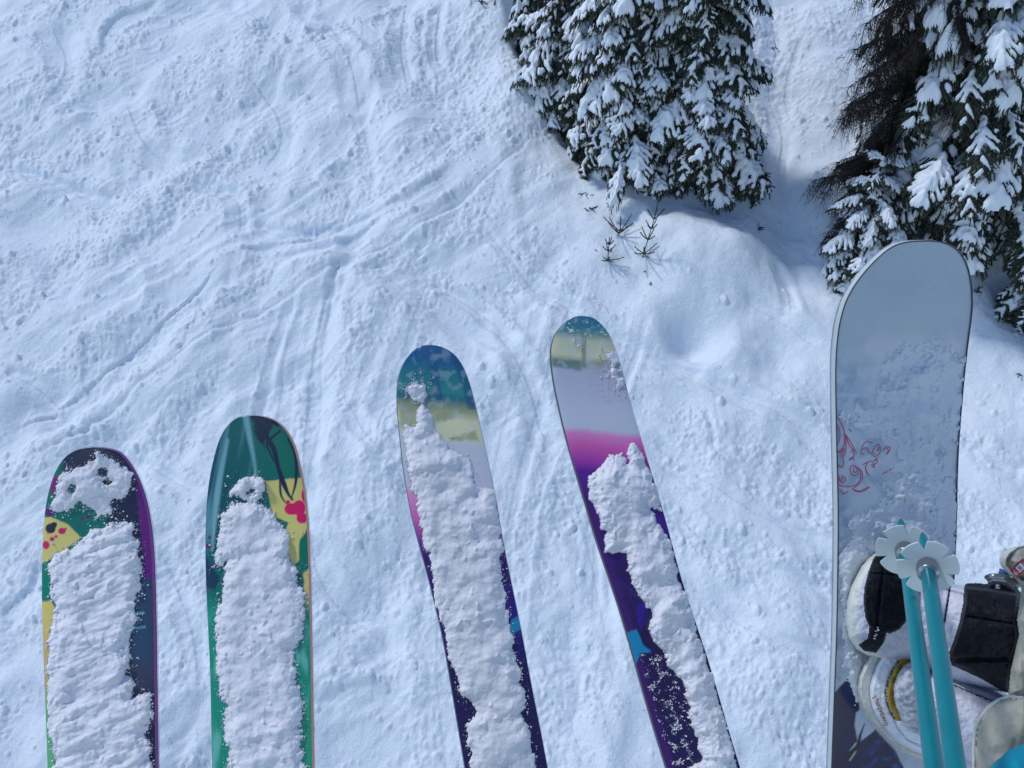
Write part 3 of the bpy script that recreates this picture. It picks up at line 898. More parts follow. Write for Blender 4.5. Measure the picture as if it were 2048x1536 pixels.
def paint2(px, py, t):
    C = np.tile(ink(6, 104, 92), (len(px), 1))
    sm = fbm((px + 0.12 * py) / 26, py / 260, 3, 210)
    C = mixc(C, ink(10, 62, 82), sstep(520, 450, px) * sstep(1190, 1050, py) * (0.55 + 0.7 * sm))
    C = mixc(C, ink(96, 150, 160), sstep(0.02, 0.5, fbm((px + 0.16 * py) / 20 + 4, py / 300, 3, 214)) * sstep(520, 470, px) * sstep(1130, 1040, py) * 0.9)
    for pts, wv in (([(492, 834), (500, 880), (508, 920), (512, 955)], [6, 5, 3, 2]), ([(455, 880), (436, 980), (424, 1100)], [3, 6, 2])):
        C = strokes(C, px, py, pts, wv, ink(120, 172, 176), 4)
    C = mixc(C, ink(24, 34, 58), inpoly(px, py, [(500, 828), (560, 842), (545, 880), (560, 930), (530, 900), (515, 880)], 4, 4, 216))
    C = mixc(C, ink(10, 108, 88), inpoly(px, py, [(548, 850), (600, 870), (615, 960), (560, 960), (530, 905), (530, 880)], 3, 2, 217))
    C = mixc(C, ink(212, 198, 112), inpoly(px, py, Z2([(1205, 232), (1370, 216), (1400, 300), (1402, 440), (1360, 520), (1362, 590), (1330, 620), (1290, 500), (1310, 420), (1240, 390)]), 1.5, 1, 218))
    C = mixc(C, ink(8, 112, 86), inpoly(px, py, Z2([(1362, 500), (1410, 440), (1412, 600), (1372, 640), (1360, 580)]), 1.5, 1, 219))
    C = mixc(C, ink(212, 190, 110), inpoly(px, py, Z2([(1378, 650), (1412, 620), (1420, 860), (1395, 890), (1380, 760)]), 2, 1, 220))
    C = strokes(C, px, py, [(530, 868), (548, 900), (558, 940), (575, 985), (586, 1000)], [5, 5, 4, 5, 1.5], ink(24, 32, 58))
    C = strokes(C, px, py, [(560, 862), (535, 885), (540, 905), (552, 930)], [2, 3, 2, 1], ink(24, 34, 60))
    C = strokes(C, px, py, [(575, 876), (590, 910), (592, 960), (582, 1000)], [1.5, 2.5, 3, 1], ink(24, 34, 60))
    C = strokes(C, px, py, [(560, 955), (562, 990), (575, 1010)], [2, 2.5, 1], ink(28, 34, 60))
    C = spots(C, px, py, [(584, 1018, 15, 0.8), (598, 1016, 13, 1.2), (604, 1036, 11, 1.0), (576, 1004, 4, 1), (612, 990, 9, 1.8)], ink(214, 20, 92))
    C = spots(C, px, py, [(419, 1075, 3, 1), (416, 1092, 5, 1), (424, 1130, 4, 1.4), (420, 1175, 5, 0.8)], ink(96, 30, 104))
    C = mixc(C, ink(18, 58, 78), inpoly(px, py, [(405, 1110), (425, 1130), (440, 1160), (430, 1180), (405, 1170)], 2, 2, 222))
    C = mixc(C, ink(24, 140, 112), sstep(1180, 1230, py))
    C = mixc(C, ink(112, 186, 170), sstep(0, 0.4, fbm(px / 20, py / 90, 2, 224)) * sstep(1200, 1300, py) * 0.8)
    C = mixc(C, ink(44, 150, 112), sstep(1380, 1440, py) * sstep(560, 590, px))
    return C


NEIGH = thing('ski', unproj(195, 1300, 1.2), 'leftmost ski, dark navy and green topsheet with purple edge under thick snow', 'ski', "pair of green and yellow skis hanging at left")
pl1 = Plane(195, 1300, 1.18, 0.02, 0.16); pl2 = Plane(515, 1300, 1.20, 0.02, 0.16)
PAR = {}
def keepworld(root):
    bpy.context.view_layer.update()
    inv = Matrix.Translation(root.location).inverted()
    for c in root.children:
        c.matrix_parent_inverse = inv


sk1 = Deck(pl1, (187, 895), [(899, 156, 222), (905, 143, 237), (917, 127, 247), (932, 117, 259), (948, 108.5, 268), (975, 99.5, 280), (1001, 93, 288), (1040, 88, 296), (1106, 84, 303), (1212, 83.5, 306.5), (1313, 87, 308), (1432, 91.5, 309.5), (1536, 95, 311), (2000, 110, 315), (2700, 130, 325)], 2500, 0.035, 260, 0.010)
M['purple_side'], _, _ = new_mat('purple_side', ink(120, 46, 128), 0.4)
M['salmon_side'], _, _ = new_mat('salmon_side', ink(204, 140, 120), 0.4)
M['dark_side'], _, _ = new_mat('dark_side', (0.03, 0.035, 0.05), 0.35)
build_deck(NEIGH, sk1, paint1, 116, 330, None, (M['ski_print'], M['purple_side'], M['steel'], M['ski_base'])); keepworld(NEIGH)
ski2 = thing('ski', unproj(515, 1300, 1.2), 'second ski from the left, green topsheet with yellow and pink splashes', 'ski', "pair of green and yellow skis hanging at left")
sk2 = Deck(pl2, (505, 831), [(834, 478, 530), (841, 466, 549), (855, 452, 566), (870, 443, 576), (886, 436, 585), (915, 428, 593.5), (948, 420.5, 601), (990, 414.5, 608), (1036, 411.5, 613), (1106, 410.5, 616), (1168, 412, 618), (1212, 414, 619), (1344, 420.5, 621.5), (1536, 424, 624.5), (2000, 436, 632), (2700, 450, 645)], 2500, 0.035, 260, 0.010)
build_deck(ski2, sk2, paint2, 112, 350, None, (M['ski_print'], M['salmon_side'], M['steel'], M['ski_base'])); keepworld(ski2)

SG = 'patches of snow lying on the skis'
snow_on(sk1, [Z2([(250, 240), (330, 170), (420, 155), (440, 105), (500, 135), (600, 200), (590, 260), (560, 310), (500, 330), (520, 370), (440, 400), (430, 360), (360, 330), (300, 380), (230, 345), (250, 290)])],
        [(142, 978, 7), (206, 948, 9), (213, 962, 7)], 'snow_patch', 'separate ragged snow patch on the rounded tip of the leftmost ski', 'snow', SG, 0.007, 401, 0.7, 1.6, 7, crumbs=450)
snow_on(sk1, [Z2([(220, 610), (250, 570), (380, 500), (430, 450), (540, 420), (610, 440), (620, 500), (640, 600), (640, 700), (610, 800), (620, 870), (580, 960), (590, 1050), (580, 1110), (620, 1160), (600, 1220), (660, 1190), (690, 1200), (690, 1300), (660, 1380), (690, 1500), (700, 1800), (240, 1800), (240, 1440), (220, 1350), (215, 1200), (220, 1000), (235, 900), (260, 830), (235, 770), (235, 680)])],
        [], 'snow_patch', 'thick streaky slab of snow covering most of the leftmost ski', 'snow', SG, 0.011, 411, 0.9, 1.8, 7, crumbs=900, streak=0.35)
snow_on(sk2, [Z2([(1040, 290), (1080, 230), (1150, 205), (1205, 230), (1195, 310), (1160, 330), (1110, 320)]),
              Z2([(1060, 330), (1180, 330), (1230, 380), (1290, 440), (1320, 500), (1310, 560), (1340, 620), (1360, 700), (1390, 800), (1370, 900), (1380, 950), (1330, 1000), (1340, 1100), (1370, 1230), (1380, 1300), (1360, 1400), (1390, 1536), (1395, 1800), (1030, 1800), (1040, 1450), (1020, 1400), (1030, 1250), (990, 1150), (985, 1000), (980, 880), (1000, 750), (1030, 600), (970, 620), (1000, 450), (1020, 380)])],
        [(502, 978, 8)], 'snow_patch', 'long lumpy slab of snow on the green ski with yellow splashes', 'snow', SG, 0.011, 421, 0.9, 1.8, 7, crumbs=900, big=1.5)


# --- own pair in the middle -----------------------------------------------------
def bands(px, py, ax, tab, seed, wob=5.0, soft=1.0):
    y = py + ax * (px - 1000) + wob * fbm(px / 60, py / 60, 2, seed)
    yy = np.array([a for a, _ in tab]); cc = np.array([ink(*c) for _, c in tab])
    return np.stack([np.interp(y, yy, cc[:, i]) for i in range(3)], 1), y


def paint3(px, py, t):
    C, y = bands(px, py, -0.10, [(690, (0, 84, 140)), (735, (0, 96, 142)), (750, (24, 118, 134)), (795, (52, 138, 134)), (808, (40, 112, 122)), (830, (150, 158, 122)), (850, (218, 214, 172)), (878, (208, 206, 166)), (897, (190, 196, 204)), (985, (190, 192, 206)), (1005, (218, 140, 190)), (1060, (196, 96, 168)), (1100, (110, 50, 140)), (1130, (56, 22, 96)), (1230, (44, 24, 120)), (1330, (34, 20, 76)), (1536, (32, 18, 70)), (2500, (30, 18, 70))], 230)
    C = mixc(C, ink(10, 74, 118), (1 - sstep(6, 12, np.abs(px - 868 - 0.15 * (py - 740)))) * (py < 800) * sstep(715, 735, py) * 0.55)
    l = np.interp(py, [700, 780, 880, 1000], [900, 930, 952, 978]); 
    C = mixc(C, ink(6, 78, 120), sstep(l - 8, l + 2, px) * (py < 820) * 0.6)
    C = mixc(C, ink(150, 156, 116), inpoly(px, py, [(868, 826), (918, 822), (905, 838), (872, 846)], 5, 3, 231) * 0.8)
    C = mixc(C, ink(150, 156, 120), inpoly(px, py, [(800, 800), (832, 800), (834, 850), (800, 856)], 6, 3, 232) * 0.7)
    C = mixc(C, ink(150, 156, 116), inpoly(px, py, [(900, 876), (952, 862), (956, 880), (915, 882)], 4, 3, 233) * 0.8)
    C = mixc(C, ink(186, 196, 206), sstep(0.0, 0.4, fbm(px / 20, py / 20, 4, 236)) * 0.35 * (py < 900))
    C = mixc(C, ink(26, 128, 168), inpoly(px, py, Z4([(725, 670), (775, 630), (790, 690), (785, 712), (735, 740), (715, 720)]), 1.5, 0.5, 234))
    return C


def paint4(px, py, t):
    C, y = bands(px, py, -0.08, [(610, (20, 110, 140)), (640, (34, 122, 140)), (652, (90, 146, 136)), (668, (208, 206, 168)), (698, (214, 210, 172)), (712, (150, 156, 130)), (728, (176, 182, 196)), (780, (182, 186, 202)), (842, (184, 190, 202)), (855, (206, 124, 180)), (880, (196, 84, 156)), (910, (150, 52, 152)), (930, (84, 28, 128)), (1010, (66, 22, 124)), (1100, (46, 18, 84)), (1250, (36, 18, 70)), (1536, (34, 18, 70)), (2500, (34, 18, 70))], 240)
    C = mixc(C, ink(80, 118, 112), inpoly(px, py, [(1105, 716), (1160, 722), (1162, 742), (1104, 732)], 4, 2, 241) * 0.7)
    C = mixc(C, ink(120, 140, 120), (1 - sstep(3, 6, np.abs(px - 1168))) * (py < 735) * sstep(650, 670, py) * 0.7)
    C = mixc(C, ink(190, 198, 208), sstep(0.0, 0.4, fbm(px / 18, py / 18, 4, 247)) * 0.45 * (py < 760))
    # fine pink net printed near the tip
    cx_, cy_ = 1218, 768; rad = np.hypot(px - cx_, (py - cy_) * 1.0)
    disc = 1 - sstep(42, 43.5, rad)
    u_ = (px - cx_) / 43; v_ = (py - cy_) / 43
    g1 = np.abs(((np.arcsin(np.clip(u_ / np.sqrt(np.clip(1 - v_ * v_, 0.05, 1)), -1, 1)) * 3.2) % 1) - 0.5); g2 = np.abs(((np.arcsin(np.clip(v_, -1, 1)) * 3.2 + 0.35 * u_) % 1) - 0.5)
    C = mixc(C, ink(200, 140, 176), disc * np.maximum(sstep(0.40, 0.47, g1), sstep(0.40, 0.47, g2)) * 0.55)
    C = mixc(C, ink(58, 24, 150), sstep(0.05, 0.3, fbm(px / 40, py / 60, 3, 244)) * sstep(1000, 1050, py) * (1 - sstep(1270, 1310, py)) * 0.6)
    C = mixc(C, ink(64, 22, 96), sstep(24, 10, px - np.interp(py, [1000, 1235, 1535], [1168, 1244, 1333])) * sstep(960, 1000, py) * 0.9)
    for k in range(6):
        r_ = np.hypot(px - 1236 - 4 * k, py - 1190 - 9 * k); C = mixc(C, ink(52, 44, 110), (1 - sstep(0.8, 2.0, np.abs(r_ - 26 - 4 * k))) * 0.4 * (py < 1260))
    C = mixc(C, ink(28, 128, 170), inpoly(px, py, Z4([(1350, 740), (1420, 715), (1440, 760), (1455, 800), (1505, 840), (1440, 850), (1425, 890), (1412, 910), (1380, 830)]), 1.2, 0.3, 246))
    return C


pl3 = Plane(930, 1150, 1.52, 0.10, 0.18); pl4 = Plane(1260, 1150, 1.52, 0.10, 0.18)
ski3 = thing('ski', unproj(930, 1150, 1.5), 'left ski of the middle pair, blue tip fading through yellow and white to purple', 'ski', 'pair of purple skis hanging in the middle')
sk3 = Deck(pl3, (859, 690), [(692, 842, 876), (697, 832, 890), (705, 824, 904.5), (720, 811, 918), (744, 799.5, 931), (777, 793.5, 942), (817, 794.5, 951.5), (875, 800, 965), (943, 807.5, 980), (1000, 817, 992), (1070, 832, 1003), (1108, 845, 1010), (1188, 865, 1027), (1275, 886.5, 1045), (1379, 904, 1063.5), (1480, 921, 1085), (1535, 930, 1094), (2000, 1005, 1175), (2700, 1110, 1290)], 2300, 0.04, 200, 0.010)
build_deck(ski3, sk3, paint3, 90, 360, None, (M['ski_print'], M['dark_side'], M['steel'], M['ski_base'])); keepworld(ski3)
ski4 = thing('ski', unproj(1260, 1150, 1.5), 'right ski of the middle pair, grey tip and pink band above dark purple', 'ski', 'pair of purple skis hanging in the middle')
sk4 = Deck(pl4, (1163, 632), [(634, 1148, 1182), (640, 1137, 1193), (650, 1126, 1204), (662, 1115, 1214), (676, 1107, 1223), (705, 1101, 1233), (755, 1106, 1248.5), (802, 1115.5, 1260), (871, 1131.5, 1280), (943, 1152, 1302), (1015, 1174, 1324), (1094, 1197, 1346), (1159, 1221, 1362), (1231, 1244, 1386), (1318, 1269.5, 1416), (1415, 1296, 1444), (1535, 1333, 1479), (2000, 1470, 1620), (2700, 1670, 1830)], 2300, 0.04, 200, 0.010)
build_deck(ski4, sk4, paint4, 90, 380, None, (M['ski_print'], M['dark_side'], M['steel'], M['ski_base'])); keepworld(ski4)

snow_on(sk3, [Z3([(140, 480), (240, 470), (270, 530), (240, 580), (300, 640), (290, 690), (340, 740), (380, 830), (460, 850), (500, 900), (520, 1000), (580, 1080), (630, 1130), (640, 1250), (680, 1400), (245, 1400), (230, 1300), (215, 1150), (180, 1050), (150, 900), (135, 760), (140, 700), (190, 700), (205, 640), (220, 570), (180, 540)]),
              Z4([(640, -60), (660, 150), (680, 250), (670, 350), (690, 520), (710, 650), (740, 760), (740, 850), (780, 960), (770, 1010), (800, 1060), (800, 1150), (780, 1180), (830, 1280), (840, 1400), (870, 1500), (960, 1800), (560, 1800), (500, 1480), (510, 1420), (480, 1340), (490, 1240), (540, 1170), (500, 1120), (450, 1070), (430, 980), (390, 870), (350, 700), (310, 560), (280, 350), (240, 150), (205, -60)])],
        [], 'snow_patch', 'long strip of lumpy snow on the blue tipped left ski of the middle pair', 'snow', SG, 0.013, 431, 1.1, 1.7, 5, crumbs=900, big=1.2)
snow_on(sk4, [Z3([(1150, 970), (1200, 930), (1240, 920), (1270, 860), (1340, 850), (1370, 900), (1380, 800), (1410, 790), (1450, 860), (1480, 920), (1500, 980), (1540, 1070), (1560, 1170), (1480, 1140), (1600, 1330), (1610, 1400), (1240, 1400), (1250, 1250), (1200, 1180), (1160, 1080)]),
              Z4([(1460, 30), (1500, 90), (1560, 170), (1610, 240), (1640, 370), (1650, 450), (1690, 520), (1730, 640), (1760, 760), (1800, 860), (1840, 980), (1870, 1100), (1910, 1230), (1940, 1330), (1970, 1440), (2080, 1800), (1830, 1800), (1710, 1480), (1780, 1430), (1750, 1310), (1700, 1210), (1720, 1150), (1690, 1090), (1680, 1000), (1600, 920), (1580, 850), (1520, 780), (1490, 700), (1500, 610), (1440, 540), (1380, 420), (1370, 300), (1280, 220), (1220, 150), (1240, 60), (1190, 0), (1200, -40), (1480, -40)])],
        [], 'snow_patch', 'heavy rope of clumped snow along the right ski of the middle pair', 'snow', SG, 0.020, 441, 1.4, 1.7, 5, crumbs=1300, big=2.0, crumb_box=Z4([(1430, 850), (1560, 850), (1700, 1050), (1740, 1480), (1620, 1480), (1500, 1100)]))
snow_on(sk4, [Z3([(1230, 280), (1290, 265), (1330, 340), (1375, 480), (1350, 515), (1290, 460), (1240, 400)])], [], 'snow_patch', 'thin wet smear of snow beside the grey tip of the right middle ski', 'snow', SG, 0.004, 451, 0.8, 1.7, 14, crumbs=260, bias=-7)
snow_on(sk4, [Z3([(1050, 200), (1100, 180), (1120, 260), (1085, 280)]), Z3([(1010, 150), (1260, 160), (1270, 200), (1030, 190)])], [], 'snow_patch', 'small frosty smear across the teal end of the right middle ski', 'snow', SG, 0.002, 452, 0.6, 1.7, 14, crumbs=200, bias=-12)
snow_on(sk3, [Z3([(130, 470), (220, 380), (270, 400), (280, 470), (200, 560), (140, 540)])], [], 'snow_patch', 'frosty dusting on the blue and teal tip of the left middle ski', 'snow', SG, 0.002, 453, 0.8, 1.7, 16, crumbs=320, bias=-14)

# ------------------------------------------------------------------ snowboard
plb = Plane(1790, 1100, 1.50, 0.33, -0.16)
board = thing('snowboard', unproj(1790, 1100, 1.5), 'pale blue grey snowboard with rounded nose and red scrollwork hanging at right', 'snowboard')
sb = Deck(plb, (1853, 482), [(484, 1815, 1880), (489, 1795, 1897), (497, 1779, 1912), (511, 1762, 1925), (530, 1742, 1934.5), (560, 1717, 1942), (590, 1697, 1945), (628, 1683, 1944.5), (671, 1675, 1938), (733, 1671, 1930.5), (812, 1672, 1923), (890, 1673.5, 1917), (968, 1675.5, 1914), (1046, 1677, 1913), (1260, 1674, 1904), (1386, 1669, 1900), (1530, 1663.5, 1898), (2000, 1650, 1900), (2700, 1640, 1910)], 2500, 0.05, 330, 0.0115)


def paintb(px, py, t):
    C = np.tile(ink(158, 176, 190), (len(px), 1))
    C = mixc(C, ink(176, 186, 200), sstep(640, 700, py) * sstep(-0.1, 0.2, fbm(px / 60, py / 60, 2, 260) + 0.002 * (1790 - px)))
    film = sstep(690, 760, py + 60 * fbm(px / 40, py / 40, 3, 266)) * (py < 1400)
    C = mixc(C, ink(128, 154, 180), film * sstep(-0.1, 0.25, fbm(px / 45, py / 45, 4, 267)) * 0.75)
    C = mixc(C, ink(182, 190, 206), film * sstep(0.0, 0.3, fbm(px / 30 + 7, py / 30, 4, 268)) * 0.8)
    C = mixc(C, ink(146, 166, 184), sstep(0.0, 0.3, fbm(px / 90, py / 90, 3, 269)) * (py < 700) * 0.35)
    navy = inpoly(px, py, [(1660, 1395), (1696, 1356), (1712, 1380), (1722, 1430), (1790, 1500), (1840, 1600), (1840, 2700), (1600, 2700)], 1.2, 0.5, 261)
    C = mixc(C, ink(8, 26, 74), navy)
    C = mixc(C, ink(20, 66, 128), navy * sstep(0, 0.3, fbm(px / 30 + py / 60, py / 24, 3, 263)) * sstep(1715, 1760, px))
    C = mixc(C, ink(172, 186, 204), inpoly(px, py, [(1712, 1425), (1726, 1415), (1736, 1440), (1750, 1460), (1738, 1470), (1716, 1486), (1709, 1450)], 1.2, 0.3, 264))
    C = mixc(C, ink(172, 186, 204), inpoly(px, py, [(1700, 1500), (1712, 1484), (1716, 1492), (1708, 1500), (1700, 1510)], 1.2, 0.3, 265))
    C = strokes(C, px, py, [(1729, 1448), (1720, 1472), (1716, 1490), (1700, 1510)], [1, 2.5, 4, 6], ink(10, 14, 34))
    C = strokes(C, px, py, [(1700, 1520), (1711, 1504)], [1, 1], ink(200, 206, 212))
    return C


M['board_print'] = paint_mat('board_print', 0.4, 0.2)
M['board_side'], _, _ = new_mat('board_side', ink(176, 188, 192), 0.4)
M['board_base'], _, _ = new_mat('board_base', (0.10, 0.12, 0.16), 0.4)
build_deck(board, sb, paintb, 110, 420, None, (M['board_print'], M['board_side'], M['steel'], M['board_base']))
# dark line between topsheet and sidewall
yy = np.concatenate([sb.y0 + 1060 * np.linspace(0, 1, 160) ** 2]); l, r = sb.edges(yy)
Lp = np.concatenate([sb.at(r, yy, 0.0)[::-1], sb.at(l, yy, 0.0)])
V, q = tubes(Lp[:-1], Lp[1:], 0.0011, 0.0011, 5)
M['dark_trim'], _, _ = new_mat('dark_trim', (0.035, 0.04, 0.055), 0.4)
put('edge_trim', mesh_np('edge_trim', V, q, None, M['dark_trim']), board)

# red scrollwork, printed lines a hair above the topsheet
def ZB(pts): return zs(pts, 5.119, 1640, 780)
SCR = [[(175, 268), (225, 350), (250, 430), (250, 560), (215, 620), (185, 640)], [(250, 430), (268, 520), (262, 640), (232, 700)], [(262, 455), (300, 560), (350, 640), (340, 690), (305, 715)],
       [(268, 460), (330, 560), (375, 650)], [(170, 340), (205, 430), (200, 520), (175, 570)], [(235, 700), (245, 760), (225, 795), (200, 770), (190, 790)], [(252, 600), (225, 680)],
       [(300, 400), (325, 430)], [(540, 545), (480, 530), (440, 570), (420, 640), (450, 660)], [(470, 610), (520, 650), (560, 680), (610, 650), (620, 600), (600, 555), (560, 590), (540, 640), (570, 660)],
       [(585, 600), (605, 590), (598, 625), (580, 615)], [(440, 765), (500, 735), (560, 725), (600, 680)], [(545, 760), (560, 795), (530, 770), (555, 745)], [(470, 790), (480, 850), (510, 875)], [(490, 740), (465, 800), (490, 860)],
       [(390, 800), (360, 790), (340, 815), (355, 845), (385, 830), (380, 800), (345, 770), (310, 800), (320, 855), (360, 878), (400, 850)], [(385, 790), (430, 840), (430, 920), (380, 980), (330, 1010)],
       [(400, 800), (418, 860), (405, 930), (370, 970), (300, 990), (215, 980), (185, 960)], [(190, 880), (205, 930), (240, 950), (265, 915), (240, 885), (222, 910), (240, 925)], [(190, 900), (220, 945)],
       [(195, 1020), (225, 1040), (240, 1068), (290, 1040)], [(350, 1030), (400, 1045), (460, 1030), (510, 995)], [(330, 1015), (400, 1035), (450, 1018), (500, 992)], [(640, 620), (690, 580), (720, 600), (690, 660)], [(680, 660), (700, 620), (680, 590)], [(640, 860), (700, 830), (735, 805)],
       [(320, 640), (355, 600)], [(430, 610), (470, 590), (500, 610)], [(165, 620), (215, 640), (245, 590)], [(300, 720), (330, 690), (350, 720)], [(560, 700), (590, 730), (555, 770)]]
A, B = [], []
for s_ in SCR:
    c = catmull(ZB(s_), 7); P3 = sb.at(c[:, 0], c[:, 1], 0.0004); A.append(P3[:-1]); B.append(P3[1:])
A = np.concatenate(A); B = np.concatenate(B)
side = np.cross(B - A, plb.n); side /= np.linalg.norm(side, axis=1)[:, None] + 1e-9
side *= 0.00075
V = np.stack([A - side, A + side, B + side, B - side], 1).reshape(-1, 3)
M['red_print'], _, _ = new_mat('red_print', srgb(186, 66, 96) * 1.2, 0.4)
put('scroll_print', mesh_np('scroll_print', V, np.arange(len(V)).reshape(-1, 4), None, M['red_print'], False), board)
keepworld(board)

snow_on(sb, [[(1790, 700), (1870, 690), (1925, 720), (1925, 800), (1918, 880), (1880, 890), (1870, 930), (1905, 960), (1915, 1020), (1916, 1130), (1800, 1120), (1760, 1100), (1700, 1100), (1700, 1040), (1770, 1010), (1770, 990), (1790, 960), (1790, 930), (1790, 880), (1720, 850), (1690, 830), (1740, 810), (1770, 770), (1765, 730)]],
        [], 'snow_patch', 'wet bluish frosted snow coating the middle of the snowboard', 'snow', SG, 0.007, 461, 0.9, 2.0, 22, mat='board_frost', big=2.0, roll=70, soft=True)
snow_on(sb, [[(1676, 1110), (1700, 1090), (1740, 1100), (1720, 1150), (1705, 1200), (1700, 1290), (1725, 1310), (1722, 1350), (1716, 1400), (1700, 1380), (1690, 1330), (1684, 1200)]],
        [], 'snow_patch', 'slushy snow packed between the snowboard edge and the strapped boot', 'snow', SG, 0.009, 471, 0.9, 2.0, 8, mat='board_frost', crumbs=80, soft=True, roll=30)

# ------------------------------------------------------------------ boots, straps, trousers (heights above the board)
def relief(regions, height, x0, y0, x1, y1, step):
    """shape standing on the board: height(px, py); regions = list of (mask function, object name, material, parent)"""
    gx = np.arange(x0, x1, step); gy = np.arange(y0, y1, step); PX, PY = np.meshgrid(gx, gy)
    V = plb.hit(PX, PY, height(PX, PY)).reshape(-1, 3)
    cxm, cym = (PX[:-1, :-1] + PX[1:, 1:]) / 2, (PY[:-1, :-1] + PY[1:, 1:]) / 2
    taken = np.zeros(cxm.shape, bool); out = []
    for fn, name, mat, parent in regions:
        m = fn(cxm, cym) & ~taken; taken |= m
        if not m.any(): continue
        Vq, q, _ = compact(V, grid_quads(len(gy), len(gx), m)); q = flip_to(Vq, q, plb.n)
        out.append(put(name, mesh_np(name, Vq, q, None, mat), parent))
    return out


def nmat(key, c1, c2, scale, rough, bump_l=None, spec=0.3, coat=0.0):
    m, nt, b = new_mat(key, c1, rough, spec, 0, coat); noise_col(nt, b, tuple(c1), tuple(c2), scale)
    if bump_l: noise_bump(nt, b, bump_l, 0.7)
    M[key] = m


nmat('boot_cream', srgb(196, 198, 190) * 1.1, srgb(214, 214, 204) * 1.1, 30, 0.6, [(200, 0.002)])
nmat('boot_white', srgb(206, 212, 222) * 1.1, srgb(228, 232, 238) * 1.1, 25, 0.5, [(120, 0.002)])
nmat('boot_grey', srgb(140, 146, 158) * 1.1, srgb(196, 200, 208) * 1.1, 110, 0.8, [(300, 0.003)])
nmat('boot_body', srgb(176, 178, 192) * 1.15, srgb(208, 210, 222) * 1.15, 18, 0.7, [(60, 0.004), (300, 0.001)])
nmat('gold', srgb(120, 98, 34) * 1.2, srgb(166, 136, 48) * 1.2, 90, 0.5)
nmat('strap_black', (0.006, 0.007, 0.011), (0.012, 0.013, 0.018), 40, 0.5, [(80, 0.002)], 0.08)
nmat('trouser', srgb(152, 152, 138) * 1.0, srgb(176, 174, 160) * 1.0, 40, 0.85, [(500, 0.0008), (14, 0.004)])
nmat('trouser_rim', srgb(188, 190, 178) * 1.1, srgb(204, 204, 194) * 1.1, 40, 0.8, [(300, 0.001)])
M['buckle'], _, _ = new_mat('buckle', (0.32, 0.34, 0.36), 0.28, 0.5, 0.9)
M['dirt'], _, _ = new_mat('dirt', (0.06, 0.055, 0.06), 0.8)
nmat('teal', srgb(0, 124, 148) * 1.15, srgb(0, 136, 158) * 1.15, 60, 0.7, [(400, 0.001)])

person = thing('person', unproj(1900, 1350, 1.4), 'person at right in beige trousers and white snowboard boots, mostly out of frame', 'person')

# upper boot, strapped to the board
B1 = [(1757, 1101), (1739, 1115), (1724, 1131), (1711, 1155), (1701, 1176), (1695, 1199), (1692.5, 1225), (1693, 1250), (1697, 1276), (1712, 1298), (1735, 1312), (1800, 1330), (1920, 1370), (2100, 1400), (2100, 1200), (1990, 1178), (1930, 1172), (1900, 1166), (1860, 1140), (1800, 1105)]
CAP = [(1762, 1098), (1746, 1118), (1736, 1145), (1729, 1174), (1727, 1196), (1728, 1216), (1731, 1238), (1738, 1252), (1748, 1262), (1781, 1267), (1799, 1259), (1813, 1242), (1834, 1225), (1838, 1150), (1815, 1105)]
LAD = [(1738, 1254), (1774, 1262), (1768, 1285), (1752, 1306), (1728, 1302), (1716, 1290), (1736, 1276)]
ANK = zs([(310, 428), (400, 420), (500, 432), (530, 400), (620, 395), (700, 420), (770, 470), (803, 520), (785, 600), (760, 740), (782, 880), (770, 970), (740, 1050), (712, 1200), (700, 1290), (690, 1390), (640, 1372), (450, 1262), (190, 1142), (168, 1030), (210, 920), (260, 760), (290, 600), (298, 470)], 4.388, 1860, 1070)
INN1 = [(1768, 1100), (1752, 1118), (1738, 1136), (1726, 1160), (1718, 1185), (1713, 1215), (1712, 1245), (1716, 1270), (1730, 1292), (1760, 1312), (2100, 1420), (2100, 1180), (1930, 1178), (1860, 1150)]


def h1(px, py):
    d = np.maximum(sdist(px, py, B1), 0)
    base = 0.045 * sstep(0, 6, d) + 0.055 * np.sqrt(1 - np.clip(1 - d / 90, 0, 1) ** 2) + 0.0006 * np.clip(px - 1830, 0, 400)
    c = sdist(px, py, CAP); base += 0.010 * sstep(-1, 5, c) - 0.004 * np.exp(-((px - 1762 - 0.12 * (1180 - py)) / 3) ** 2) * (c > 0) - 0.003 * np.exp(-((py - 1146 - 0.08 * (px - 1740)) / 1.6) ** 2) * (c > 4)
    base += 0.008 * sstep(-1, 4, sdist(px, py, LAD))
    a = sdist(px, py, ANK); base += 0.022 * sstep(-1, 9, a) * (1 + 0.15 * vnoise(px / 30, py / 26, 300)) - 0.004 * np.exp(-((py - 1240 - 0.16 * (px - 1980)) / 1.6) ** 2) * (a > 0) - 0.006 * np.exp(-((py - 1320 + 0 * px) / 5) ** 2) * (a > 0)
    base -= 0.006 * np.exp(-((px - 1888 - 0.16 * (1250 - py)) / 2.2) ** 2) * (c < 0) + 0.005 * np.exp(-((py - 1182 - 0.25 * (px - 1900)) / 2) ** 2) * (a < 0) * (px > 1850)
    return base + 0.0022 * fbm(px / 14, py / 14, 2, 301)


